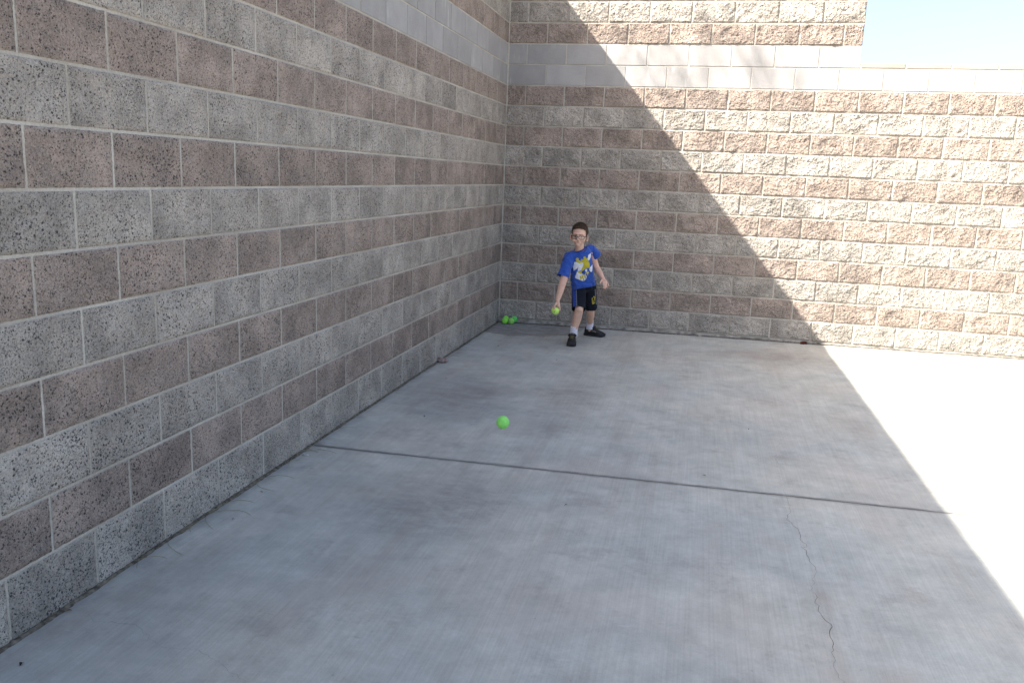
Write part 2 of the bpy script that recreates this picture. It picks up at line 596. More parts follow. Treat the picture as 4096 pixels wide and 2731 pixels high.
BW, BH = BLOCK - JOINT, COURSE - JOINT
HW = BLOCK / 2 - JOINT
V = {}
for mk, mm in (('g', M_GRAY), ('r', M_RED)):
    for wall, nu, amp, hb in (('back', 96, 0.0050, 0.0090), ('left', 52, 0.0030, 0.0042)):
        for kind, w, cnt in (('full', BW, 11), ('half', HW, 4)):
            n = nu if kind == 'full' else nu // 2
            lst = []
            for s in range(cnt):
                me = block_mesh(w, BH, 100 * s + 7 * nu + (5 if mk == 'r' else 0) + (3 if kind == 'half' else 0),
                                n, nu // 2, amp, 'block_face', hb)
                me.materials.append(mm)
                lst.append(me)
            V[(mk, wall, kind)] = lst
V_SMOOTH = bevel_box(BW, BH, 0.004, 0.002, 'smooth_block_face')
V_SMOOTH.materials.append(M_SMOOTH)
V_SMOOTH_H = bevel_box(HW, BH, 0.004, 0.002, 'smooth_half_face')
V_SMOOTH_H.materials.append(M_SMOOTH)
V_CAP = bevel_box(BW, 0.044, 0.005, 0.004, 'cap_face')
V_CAP.materials.append(M_CAP)


def course_kind(c):
    if c in (12, 13): return 's'
    return 'g' if (c % 2 == 0) == (c < 12) else 'r'


def seen(P, margin=0.03):
    d = Vector(P) - CAM_POS
    z = d.dot(CAM_FWD)
    if z < 0.3: return 0.0
    u = d.dot(CAM_RIGHT) / z * 3342 / 4096
    v = d.dot(CAM_UP) / z * 3342 / 4096
    if abs(u) < 0.5 + margin and abs(v) < 0.3334 + margin:
        return 1.0 / z
    if abs(u) < 0.80 and abs(v) < 0.55:          # just outside the frame
        return 0.01 / z
    return 0.0


def lay_wall(root, wall, spots, limit=300):
    """spots: (kind, s0, s1, z0, z1) along the wall; the seen ones become parts, the rest one joined part"""
    place = []
    for (k, s0, s1, z0, z1) in spots:
        pts = []
        for s in (s0, (s0 + s1) / 2, s1):
            for z in (z0, z1):
                pts.append((s, 0, z) if wall == 'back' else (0, s, z))
        place.append((max(seen(q, 0.0) for q in pts), k, s0, s1, z0, z1))
    place.sort(key=lambda t: -t[0])
    rest = bmesh.new()
    n = 0
    rot = 0.0 if wall == 'back' else math.pi / 2
    for vis, k, s0, s1, z0, z1 in place:
        w, h = s1 - s0 - JOINT, z1 - z0 - JOINT
        sc, zc = (s0 + s1) / 2, (z0 + z1) / 2
        if vis > 0 and n < limit:
            n += 1
            half = w < 0.3
            if k == 's':
                me = V_SMOOTH_H if half else V_SMOOTH
            elif k == 'cap':
                me = V_CAP
            else:
                me = random.choice(V[(k, wall, 'half' if half else 'full')])
            bw = BW if (not half or k == 'cap') else HW
            bh = 0.044 if k == 'cap' else BH
            o = link('cap_block' if k == 'cap' else 'block', me, None, root)
            flip = random.random() < 0.5 and k in 'gr'
            o.rotation_euler = (0, math.pi if flip else 0.0, 0)
            if wall == 'left':
                o.rotation_mode = 'XYZ'
                o.rotation_euler = (0, math.pi if flip else 0.0, rot)
            j = random.uniform(-0.0008, 0.0008)
            o.location = (sc, j - 0.0008, zc) if wall == 'back' else (j + 0.0008, sc, zc)
            o.scale = (w / bw, 1.0, h / bh)
        else:
            if wall == 'back':
                add_box(rest, (sc - w / 2, -0.010, zc - h / 2), (sc + w / 2, 0.03, zc + h / 2))
            else:
                add_box(rest, (-0.03, sc - w / 2, zc - h / 2), (0.010, sc + w / 2, zc + h / 2))
            mi = {'g': 0, 'r': 1, 's': 2, 'cap': 2}[k]
            rest.faces.ensure_lookup_table()
            for f in rest.faces[-6:]:
                f.material_index = mi
    me = from_bm(rest, 'block_courses')
    for mm in (M_GRAY, M_RED, M_SMOOTH):
        me.materials.append(mm)
    o = link('block_courses', me, None, root)
    o['kind'] = 'stuff'


# ------------------------------------------------------------------ ground and pavement
bm = bmesh.new()
bmesh.ops.create_grid(bm, x_segments=8, y_segments=8, size=400.0, matrix=Matrix.Translation((0, 0, -0.30)))
tag(link('ground', from_bm(bm, 'ground'), M_GROUND), kind='structure')


def slab_mesh(x0, x1, ya, yb, nx=48, thick=0.11):
    """ya, yb: functions of x giving the far and near edge"""
    verts, faces = [], []
    xs = np.linspace(x0, x1, nx + 1)
    ny = 10
    for x in xs:
        for t in np.linspace(0, 1, ny + 1):
            y = ya(x) * (1 - t) + yb(x) * t
            verts.append((x, y, fz(x, y)))
    W = ny + 1
    for i in range(nx):
        for j in range(ny):
            faces.append((i * W + j, i * W + j + 1, (i + 1) * W + j + 1, (i + 1) * W + j))
    ring = [i * W for i in range(nx + 1)] + [nx * W + j for j in range(1, W)] + \
        [i * W + ny for i in range(nx - 1, -1, -1)] + [j for j in range(ny - 1, 0, -1)]
    b = len(verts)
    for k in ring:
        x, y, z = verts[k]
        verts.append((x, y, z - thick))
    L = len(ring)
    for a in range(L):
        c = (a + 1) % L
        faces.append((ring[a], ring[c], b + c, b + a))
    return mesh_from(verts, faces, 'slab')


bm = bmesh.new()
vs = [bm.verts.new((x, y, fz(x, y) - 0.013)) for x, y in ((-0.02, 0.0), (9.1, 0.0), (9.1, -15.1), (-0.02, -15.1))]
vs2 = [bm.verts.new((v.co.x, v.co.y, -0.22)) for v in vs]
bm.faces.new(vs)
for a in range(4):
    bm.faces.new((vs[a], vs2[a], vs2[(a + 1) % 4], vs[(a + 1) % 4]))
pavement = tag(link('pavement', from_bm(bm, 'pavement'), M_DIRT), kind='structure')
def jgap(x):  # joint narrowed in the sunlit part, imitating glare that washes the line out
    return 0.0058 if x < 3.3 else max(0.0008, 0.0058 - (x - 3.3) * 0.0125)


J1 = lambda x: -4.548 + 0.0076 * x
J2 = lambda x: -9.65 + 0.0076 * x
gap = 0.0058
XL = 0.012
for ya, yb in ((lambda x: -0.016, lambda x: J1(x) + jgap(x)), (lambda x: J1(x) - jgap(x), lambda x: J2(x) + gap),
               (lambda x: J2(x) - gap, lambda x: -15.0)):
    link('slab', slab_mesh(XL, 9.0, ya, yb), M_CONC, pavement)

# shrinkage crack in the concrete: a thin dark line that wanders
crack = [(2.724, -3.231), (2.7, -3.434), (2.644, -3.634), (2.603, -3.898), (2.616, -4.084), (2.599, -4.4), (2.614, -4.566),
         (2.614, -4.724), (2.58, -4.843), (2.619, -4.959), (2.625, -5.123), (2.634, -5.273), (2.641, -5.393), (2.633, -5.49),
         (2.612, -5.57), (2.617, -5.688), (2.62, -5.776), (2.641, -5.839), (2.63, -5.958), (2.623, -6.041), (2.623, -6.105),
         (2.631, -6.188), (2.64, -6.35), (2.615, -6.6), (2.63, -6.9)]


def crack_strip(path, wmax, jit, seed, thin=0.0):
    rg = random.Random(seed)
    pts = []
    for (x0, y0), (x1, y1) in zip(path[:-1], path[1:]):
        n = max(2, int(math.hypot(x1 - x0, y1 - y0) / 0.02))
        for k in range(n):
            t = k / n
            pts.append((x0 + (x1 - x0) * t + rg.gauss(0, jit), y0 + (y1 - y0) * t + rg.gauss(0, jit * 0.5)))
    pts.append(path[-1])
    verts, faces = [], []
    for i, (x, y) in enumerate(pts):
        a, b = pts[max(i - 1, 0)], pts[min(i + 1, len(pts) - 1)]
        dx, dy = b[0] - a[0], b[1] - a[1]
        l = math.hypot(dx, dy) or 1
        nz = noise.noise(Vector((x * 3, y * 3, seed)))
        w = wmax * max(0.18, 0.55 + 0.9 * nz) * rg.uniform(0.7, 1.2)
        if y > -4.5: w *= 0.45
        nx_, ny_ = -dy / l * w / 2, dx / l * w / 2
        z = fz(x, y) + 0.0012
        verts += [(x + nx_, y + ny_, z), (x - nx_, y - ny_, z)]
    faces = [(2 * i, 2 * i + 1, 2 * i + 3, 2 * i + 2) for i in range(len(pts) - 1)]
    return mesh_from(verts, faces, 'crack')


M_CRACK = plain('crack_dark', (0.15, 0.14, 0.125), 0.95, 0.05, 0.4, 20)
link('crack', crack_strip(crack, 0.0027, 0.006, 3), M_CRACK, pavement)
link('crack', crack_strip([(0.05, -6.45), (0.16, -6.52), (0.30, -6.50), (0.48, -6.60), (0.60, -6.58), (0.82, -6.69), (0.95, -6.9)],
                          0.0009, 0.005, 5), M_CRACK, pavement)

# ------------------------------------------------------------------ the two block walls
tall = tag(empty('block_wall', (0, 0, 0)),
           'long tall block wall wholly in shade, running from the camera to the corner', 'wall', kind='thing')
back = tag(empty('block_wall', (0, 0, 0)),
           'block wall behind the boy, half sunlit, stepping down to a lower capped run', 'wall', kind='thing')

spots = []
for c in range(19):
    z0 = c * COURSE if c else None
    z1 = (c + 1) * COURSE
    k = course_kind(c)
    y = -0.004
    first = BLOCK if c % 2 == 1 else BLOCK / 2
    edges = [0.0, -first]
    while edges[-1] > LEFT_END + 0.01:
        edges.append(max(edges[-1] - BLOCK, LEFT_END))
    edges[0] = -0.012
    for a, b in zip(edges[:-1], edges[1:]):
        zz = z0 if c else fz(0, (a + b) / 2) - 0.006
        spots.append((k, b, a, zz, z1))
y = 0.0
while y > LEFT_END + 0.01:
    y2 = max(y - BLOCK, LEFT_END)
    spots.append(('cap', y2, y, 19 * COURSE, WALL_TOP))
    y = y2
lay_wall(tall, 'left', spots)
bm = bmesh.new()
add_box(bm, (-0.19, LEFT_END + 0.004, -0.25), (0.0010, -0.0035, WALL_TOP - 0.006))
link('mortar', from_bm(bm, 'mortar'), M_MORTAR, tall)

spots = []
for c in range(19):
    z0, z1 = c * COURSE, (c + 1) * COURSE
    k = course_kind(c)
    end = BACK_END if c < 13 else STEP_X
    first = BLOCK if c % 2 == 0 else BLOCK / 2
    edges = [0.0, first]
    while True:
        e = edges[-1] + BLOCK
        if wx(e) > end - 0.06: break
        edges.append(e)
    E = [wx(e) for e in edges] + [end]
    E[0] = 0.004
    for a, b in zip(E[:-1], E[1:]):
        if k != 's' and 0.24 < b - a < 0.38:
            # a full unit cut down, or the odd half closing the run
            spots.append((k, a, b, z0, z1))
        else:
            spots.append((k, a, b, z0, z1))
x = STEP_X + 0.002
while x < BACK_END - 0.05:
    x2 = min(x + BLOCK * 0.978, BACK_END)
    spots.append(('cap', x, x2, 13 * COURSE, 13 * COURSE + 0.0535))
    x = x2
x = 0.0
while x < STEP_X - 0.01:
    x2 = min(x + BLOCK, STEP_X)
    spots.append(('cap', x, x2, 19 * COURSE, WALL_TOP))
    x = x2
lay_wall(back, 'back', spots)
bm = bmesh.new()
add_box(bm, (-0.19, 0.0005, -0.25), (STEP_X - 0.006, 0.19, WALL_TOP - 0.006))
add_box(bm, (STEP_X - 0.006, 0.0005, -0.25), (BACK_END, 0.19, 13 * COURSE + 0.046))
link('mortar', from_bm(bm, 'mortar'), M_MORTAR, back)
# the step's end face shows bull-nosed block ends and their bed joints
# uneven mortar bed squeezed out along the foot of the back wall
bm = bmesh.new()
n = 240
rows = []
for i in range(n + 1):
    x = 0.01 + (BACK_END - 0.02) * i / n
    w = 0.010 + 0.010 * (noise.noise(Vector((x * 6, 0.3, 0))) + 0.4) + random.uniform(-0.002, 0.002)
    zt = 0.0 + 0.004 * noise.noise(Vector((x * 9, 4.0, 0)))
    zb = fz(x, 0) - 0.02
    rows.append([bm.verts.new(q) for q in ((x, 0.01, zt), (x, -max(w * 0.5, 0.002), zt - 0.006), (x, -max(w, 0.004), (zt + zb) / 2 + 0.004), (x, -max(w, 0.004) - 0.010 - 0.022 * max(0.0, 1 - x / 0.6), zb))])
for a, b in zip(rows[:-1], rows[1:]):
    for k in range(3):
        bm.faces.new((a[k], a[k + 1], b[k + 1], b[k]))
M_BASE = plain('base_mortar', (0.24, 0.225, 0.20), 0.95, 0.1, 0.55, 14, 0.8)
link('base_joint', from_bm(bm, 'base_joint', True), M_BASE, back)
# dark grit caught where that bed meets the concrete
verts, faces = [], []
n = 300
for i in range(n + 1):
    x = 0.02 + (5.8 - 0.02) * i / n
    w = 0.007 + 0.010 * noise.noise(Vector((x * 7, 2.2, 0))) + random.uniform(-0.002, 0.003)
    y0 = -0.019 - 0.022 * max(0.0, 1 - x / 0.6)
    verts += [(x, y0, fz(x, y0) + 0.012), (x, y0 - max(w, 0.0012), fz(x, y0) + 0.0008)]
for i in range(n):
    faces.append((2 * i, 2 * i + 1, 2 * i + 3, 2 * i + 2))
gr = link('packed_dirt', mesh_from(verts, faces, 'packed_dirt'), plain('grit', (0.10, 0.09, 0.075), 0.95, 0.1, 0.6, 45, 0.8), pavement)
gr['kind'] = 'stuff'
# mortar bead closing the inside corner
bm = bmesh.new()
pts = [(0.006 + random.uniform(-0.001, 0.001), -0.006 + random.uniform(-0.001, 0.001), z) for z in np.linspace(-0.06, WALL_TOP - 0.01, 60)]
add_tube(bm, pts, 0.009, 6)
link('corner_joint', from_bm(bm, 'corner_joint', True), M_MORTAR, tall)

# wind-blown dirt packed in the gap at the foot of the tall wall
verts, faces = [], []
n = 420
for i in range(n + 1):
    y = -0.02 + (-9.0 + 0.02) * i / n
    w = 0.005 + 0.012 * max(-0.5, noise.noise(Vector((0, y * 5, 1.3)))) + random.uniform(-0.003, 0.004)
    verts += [(-0.004, y, fz(0, y) + 0.010), (0.013, y, fz(0, y) + 0.006 + random.uniform(0, 0.003)), (0.013 + max(w, 0.002), y, fz(0, y) + 0.0006)]
for i in range(n):
    for k in range(2):
        faces.append((3 * i + k, 3 * i + k + 1, 3 * i + 3 + k + 1, 3 * i + 3 + k))
d = link('packed_dirt', mesh_from(verts, faces, 'packed_dirt'), plain('packed_dirt', (0.125, 0.112, 0.09), 0.95, 0.1, 0.6, 45, 0.8), pavement)
d['kind'] = 'stuff'
# bare tree standing behind the tall wall; its thin shadow falls on the sunlit blocks
M_BARK = plain('bark', (0.13, 0.10, 0.075), 0.95, 0.1, 0.3, 12, 0.5)
rg = random.Random(44)
tree = tag(empty('bare_tree', (-4.3, -4.6, -0.3)), 'bare branched tree beyond the shaded wall, known by its faint shadow on the smooth blocks', 'tree')


def limb(bm, p, d, ln, r, depth):
    pts, rad = [Vector(p)], [r]
    d = Vector(d).normalized()
    n = 5
    for k in range(n):
        d = (d + Vector((rg.gauss(0, 0.12), rg.gauss(0, 0.12), rg.gauss(0.03, 0.10)))).normalized()
        pts.append(pts[-1] + d * ln / n)
        rad.append(r * (1 - 0.6 * (k + 1) / n))
    add_tube(bm, pts, rad, 6)
    if depth > 0:
        for _ in range(3 if depth > 1 else 2):
            k = rg.randint(2, n)
            nd = (d + Vector((rg.gauss(0, 0.55), rg.gauss(0, 0.55), rg.gauss(0.1, 0.45)))).normalized()
            limb(bm, pts[k], nd, ln * rg.uniform(0.5, 0.75), rad[k] * 0.8, depth - 1)


bm = bmesh.new()
add_tube(bm, [(0, 0, 0), (0.05, 0.02, 2.0), (0.0, 0.1, 4.2), (0.1, 0.15, 6.2)], [0.16, 0.13, 0.11, 0.08], 10)
link('trunk', from_bm(bm, 'trunk', True), M_BARK, tree)
for k in range(6):
    a = 2 * math.pi * k / 6 + rg.uniform(-0.3, 0.3)
    bm = bmesh.new()
    h = rg.uniform(5.0, 6.2)
    limb(bm, (0.07, 0.13, h), (math.cos(a) * 0.5, math.sin(a) * 0.5, 1.0), rg.uniform(1.6, 2.4), 0.030, 2)
    link('limb', from_bm(bm, 'limb', True), M_BARK, tree)
# thin drooping twigs at the crown's edge: they only soften the sun along the shade line
bm = bmesh.new()
sd = Vector((1.0, 0.75, -1.172))
tb = Vector(tree.location)
for _ in range(58):
    zw = 2.85 - 0.55 * rg.random() if rg.random() < 0.8 else rg.uniform(0.3, 2.3)
    xw = (3.94 - zw) / 1.172 + 0.22 + (1.5 * rg.random() ** 1.3 if zw > 2.25 else 0.5 * rg.random())
    p = Vector((xw, 0, zw)) - sd * rg.gauss(6.1, 0.25) - tb
    d = Vector((rg.gauss(0.42, 0.2), rg.gauss(0, 0.2), -1)).normalized()
    ln = rg.uniform(0.35, 0.9)
    pts = [p - d * ln / 2]
    for k in range(4):
        d = (d + Vector((rg.gauss(0, 0.08), rg.gauss(0, 0.08), rg.gauss(0, 0.05)))).normalized()
        pts.append(pts[-1] + d * ln / 4)
    r0 = rg.uniform(0.004, 0.010)
    add_tube(bm, pts, [r0, r0 * 0.9, r0 * 0.75, r0 * 0.6, r0 * 0.35], 5)
tw = link('twigs', from_bm(bm, 'twigs', True), M_BARK, tree)
tw['kind'] = 'stuff'
#PART2

# ------------------------------------------------------------------ tennis balls
def felt(name, colr, var=0.10):
    m = NT(name)
    p = m.objco()
    f = m.math('MULTIPLY', m.ramp(m.noise(p, 35.0, 4.0), 0.3, 0.7, 1 - var, 1 + var), m.ramp(m.noise(p, 400.0, 2.0), 0.3, 0.7, 0.9, 1.1))
    m.color(m.scale(colr, f))
    m.bump(m.noise(p, 500.0, 3.0), 0.5, 0.002)
    m.bsdf.inputs['Roughness'].default_value = 1.0
    m.bsdf.inputs['Specular IOR Level'].default_value = 0.1
    m.bsdf.inputs['Sheen Weight'].default_value = 0.35
    m.bsdf.inputs['Sheen Tint'].default_value = (0.6, 1.0, 0.4, 1)
    return m.mat


def seam_points(r, n=96):
    a, b = 0.75, 0.25
    out = []
    for i in range(n):
        t = 2 * math.pi * i / n
        q = Vector((a * math.cos(t) + b * math.cos(3 * t), a * math.sin(t) - b * math.sin(3 * t), 2 * math.sqrt(a * b) * math.sin(2 * t)))
        out.append(q.normalized() * r)
    return out


R_BALL = 0.0335
bm = bmesh.new()
bmesh.ops.create_uvsphere(bm, u_segments=40, v_segments=24, radius=R_BALL)
BALL = from_bm(bm, 'tennis_ball', True)
bm = bmesh.new()
add_tube(bm, seam_points(R_BALL - 0.0004), 0.0013, 6, closed=True)
SEAM = from_bm(bm, 'seam', True)
M_SEAM = plain('seam_pale', (0.50, 0.66, 0.44), 0.9, 0.1, 0.1)
M_SEAM_DK = plain('seam_dark', (0.02, 0.16, 0.10), 0.9, 0.1, 0.1)


def ball(label, loc, mat, rot, seam=M_SEAM, r=None, group='tennis balls'):
    me = BALL.copy()
    me.materials.clear()
    me.materials.append(mat)
    o = link('tennis_ball', me)
    o.location = loc
    o.rotation_euler = rot
    if r: o.scale = (r / R_BALL,) * 3
    tag(o, label, 'tennis ball', group)
    s = SEAM.copy()
    s.materials.clear()
    s.materials.append(seam)
    link('seam', s, None, o)
    return o


F_GREEN = felt('felt_green', (0.26, 0.78, 0.08))
F_GREEN2 = felt('felt_green_worn', (0.30, 0.66, 0.14), 0.25)
F_DEEP = felt('felt_deep_green', (0.12, 0.70, 0.14))
F_YEL = felt('felt_yellow', (0.56, 0.86, 0.15))
rest = lambda x, y: fz(x, y) + R_BALL
ball('bright green tennis ball in the wall corner, foremost of the cluster of four', (0.102, -0.125, rest(0.102, -0.125)), F_GREEN, (0.4, 0.9, 0.3))
ball('green tennis ball tucked deepest in the wall corner, mostly hidden by the ball before it', (0.097, -0.053, rest(0.097, -0.053) + 0.010), F_GREEN, (1.2, 0.2, 1.0))
b3 = ball('worn dull green tennis ball with a dirty top, in the middle of the corner cluster', (0.171, -0.115, rest(0.171, -0.115)), F_GREEN2, (0.2, 2.0, 0.6))
ball('deep green tennis ball with dark seams, at the end of the corner cluster', (0.189, -0.049, rest(0.189, -0.049) + 0.011), F_DEEP, (1.57, 0.35, 0.4), M_SEAM_DK)
ball('green tennis ball flying low above the concrete, far out in front of the boy', (1.165, -4.746, 0.284), felt('felt_air', (0.27, 0.74, 0.16), 0.08), (0.6, 2.4, 0.2), felt('seam_air', (0.26, 0.66, 0.24), 0.04))
BALL_HAND = Vector((0.812, -1.13, 0.299))
hb = ball('yellow-green tennis ball held in the lowered hand of the boy', BALL_HAND, F_YEL, (0.3, 0.5, 2.2), plain('seam_yellow', (0.62, 0.78, 0.35)), 0.0350)
# a worn dark split in the felt of the held ball
bm = bmesh.new()
pts = []
for i in range(10):
    t = i / 9
    d = Vector((0.17 - 0.26 * t + 0.05 * math.sin(t * 9), -0.95, 0.30 - 0.75 * t)).normalized()
    pts.append(d * (R_BALL + 0.0002))
add_tube(bm, pts, [0.0006 + 0.0012 * math.sin(math.pi * i / 9) for i in range(10)], 5)
me = from_bm(bm, 'split', True)
me.transform(hb.rotation_euler.to_matrix().inverted().to_4x4())
link('split', me, plain('split_dark', (0.02, 0.06, 0.015)), hb)

# ------------------------------------------------------------------ the boy
person = tag(empty('person', (1.0, -0.78, fz(1.0, -0.78))),
             'boy in blue printed T-shirt, black shorts and glasses, lowering a ball in one hand', 'person')
P_OFF = Vector(person.location)


def part(name, me, mat, parent=person):
    """mesh is in world coordinates; shift it to its parent's own frame"""
    base = P_OFF
    if mat is not None and len(me.materials) == 0:
        me.materials.append(mat)
    o = bpy.data.objects.new(name, me)
    COL.objects.link(o)
    me.transform(Matrix.Translation(-base))
    o.parent = parent
    return o


def skin_mat():
    m = NT('skin')
    p = m.pos()
    f = m.ramp(m.noise(p, 22.0, 3.0), 0.3, 0.7, 0.93, 1.06)
    c = m.mix(m.ramp(m.noise(p, 9.0, 2.0), 0.45, 0.7, 0, 0.5), (0.68, 0.44, 0.335), (0.66, 0.37, 0.28))
    m.color(m.scale(c, f))
    m.bsdf.inputs['Roughness'].default_value = 0.55
    m.bsdf.inputs['Specular IOR Level'].default_value = 0.35
    m.bsdf.inputs['Subsurface Weight'].default_value = 0.12
    m.bsdf.inputs['Subsurface Radius'].default_value = (0.012, 0.005, 0.003)
    m.bsdf.inputs['Subsurface Scale'].default_value = 1.0
    return m.mat


M_SKIN = skin_mat()
HEAD = Matrix.Translation((0.979, -0.985, 0.992)) @ Matrix.Rotation(0.02, 4, 'Z') @ Matrix.Rotation(0.015, 4, 'X') @ Matrix.Rotation(0.035, 4, 'Y')
hp = lambda x, y, z: HEAD @ Vector((x, y, z))

bm = bmesh.new()
# head
add_ellipsoid(bm, (0, 0.016, 0.040), (0.072, 0.088, 0.076), HEAD)
add_ellipsoid(bm, (0, -0.018, -0.004), (0.065, 0.064, 0.076), HEAD)
add_ellipsoid(bm, (0, -0.032, -0.050), (0.047, 0.046, 0.036), HEAD)
add_ellipsoid(bm, (0, -0.060, -0.073), (0.021, 0.018, 0.016), HEAD)
for s in (-1, 1):
    add_ellipsoid(bm, (s * 0.036, -0.050, -0.028), (0.027, 0.026, 0.025), HEAD)
    add_capsule(bm, hp(s * 0.012, -0.076, 0.024), hp(s * 0.044, -0.062, 0.022), 0.011, 0.009)
    add_ellipsoid(bm, (s * 0.0105, -0.087, -0.0235), (0.0075, 0.009, 0.007), HEAD, 2)
    e = Matrix.Rotation(s * 0.35, 3, 'Z') @ Matrix.Rotation(s * -0.12, 3, 'Y')
    add_ellipsoid(bm, (s * 0.078, 0.006, -0.010), (0.007, 0.020, 0.031), HEAD, 2, e)
    add_ellipsoid(bm, (s * 0.074, 0.000, -0.032), (0.007, 0.010, 0.012), HEAD, 2)
add_capsule(bm, hp(0, -0.078, 0.008), hp(0, -0.097, -0.0195), 0.008, 0.0112)
add_capsule(bm, hp(-0.018, -0.0755, -0.0440), hp(0.018, -0.0755, -0.0440), 0.0052, 0.0052)
add_capsule(bm, hp(-0.014, -0.0755, -0.0525), hp(0.014, -0.0755, -0.0525), 0.006, 0.006)
# neck, trunk
add_capsule(bm, hp(0, 0.022, -0.045), (0.981, -0.925, 0.845), 0.041, 0.046)
add_capsule(bm, (0.905, -0.945, 0.785), (1.055, -0.865, 0.862), 0.034, 0.032)
add_capsule(bm, (0.981, -0.915, 0.810), (0.995, -0.885, 0.73), 0.070, 0.078)
add_capsule(bm, (0.995, -0.885, 0.73), (1.011, -0.80, 0.57), 0.078, 0.078)
add_capsule(bm, (0.975, -0.80, 0.53), (1.060, -0.755, 0.545), 0.070, 0.070)
# arms
add_capsule(bm, (0.893, -0.96, 0.790), (0.863, -1.05, 0.584), 0.041, 0.036)
add_capsule(bm, (0.863, -1.05, 0.584), (0.845, -1.085, 0.49), 0.0355, 0.0325)
add_capsule(bm, (0.845, -1.085, 0.49), (0.826, -1.12, 0.397), 0.0325, 0.0215)
add_capsule(bm, (1.074, -0.852, 0.872), (1.131, -0.785, 0.692), 0.034, 0.0310)
add_capsule(bm, (1.131, -0.785, 0.692), (1.170, -0.84, 0.652), 0.0310, 0.0295)
add_capsule(bm, (1.170, -0.84, 0.652), (1.212, -0.90, 0.606), 0.0295, 0.0195)
# throwing hand, closed over the ball from above
add_capsule(bm, (0.826, -1.12, 0.397), (0.831, -1.112, 0.352), 0.019, 0.020)
add_capsule(bm, (0.813, -1.112, 0.358), (0.838, -1.106, 0.354), 0.0145, 0.0145)


def finger(pts, radii):
    for (a, b), (r0, r1) in zip(zip(pts[:-1], pts[1:]), zip(radii[:-1], radii[1:])):
        add_capsule(bm, a, b, r0, r1, 2)


RB = 0.0350
finger([(0.818, -1.130, 0.372), (0.806, -1.150, 0.350), (0.808, -1.166, 0.326)], (0.0115, 0.0090, 0.0070))            # thumb
finger([(0.842, -1.116, 0.350), (0.852, -1.122, 0.326), (0.853, -1.132, 0.302)], (0.0095, 0.0078, 0.0064))            # index
finger([(0.838, -1.098, 0.348), (0.842, -1.086, 0.320), (0.834, -1.090, 0.290)], (0.0095, 0.0078, 0.0064))            # middle
finger([(0.824, -1.094, 0.348), (0.815, -1.082, 0.320), (0.806, -1.086, 0.288)], (0.0092, 0.0076, 0.0062))            # ring
finger([(0.808, -1.104, 0.350), (0.783, -1.104, 0.328), (0.773, -1.116, 0.300)], (0.0088, 0.0072, 0.0058))            # little
# the other hand hangs open with loose fingers
add_capsule(bm, (1.212, -0.90, 0.606), (1.228, -0.922, 0.588), 0.0175, 0.018)
add_capsule(bm, (1.220, -0.930, 0.580), (1.247, -0.925, 0.584), 0.0125, 0.0115)
finger([(1.212, -0.920, 0.597), (1.203, -0.944, 0.581), (1.197, -0.962, 0.566)], (0.0098, 0.0074, 0.0058))
finger([(1.222, -0.938, 0.574), (1.231, -0.960, 0.546), (1.234, -0.966, 0.522)], (0.0080, 0.0066, 0.0054))
finger([(1.232, -0.940, 0.572), (1.245, -0.962, 0.542), (1.247, -0.968, 0.515)], (0.0080, 0.0066, 0.0054))
finger([(1.242, -0.936, 0.575), (1.259, -0.956, 0.549), (1.263, -0.962, 0.522)], (0.0078, 0.0064, 0.0052))
finger([(1.249, -0.926, 0.582), (1.270, -0.942, 0.562), (1.279, -0.948, 0.540)], (0.0072, 0.0058, 0.0048))
# legs
KR, KL = (1.013, -0.965, 0.305), (1.082, -0.655, 0.270)
AR, AL = (0.968, -0.925, 0.075), (1.064, -0.465, 0.075)
add_capsule(bm, (0.978, -0.80, 0.51), KR, 0.050, 0.041)
add_capsule(bm, KR, (0.995, -0.935, 0.215), 0.042, 0.044)
add_capsule(bm, (0.995, -0.935, 0.215), AR, 0.044, 0.027)
add_ellipsoid(bm, (KR[0] + 0.006, KR[1] - 0.020, KR[2] + 0.002), (0.028, 0.025, 0.030))
add_capsule(bm, (1.062, -0.755, 0.53), KL, 0.050, 0.040)
add_capsule(bm, KL, (1.076, -0.575, 0.190), 0.041, 0.041)
add_capsule(bm, (1.076, -0.575, 0.190), AL, 0.041, 0.026)
add_capsule(bm, AR, (0.964, -0.945, 0.012), 0.026, 0.024)
add_capsule(bm, AL, (1.068, -0.455, 0.012), 0.026, 0.024)
body = part('body', remesh(bm, 0.0031, 3, 'body', 0.45), M_SKIN)

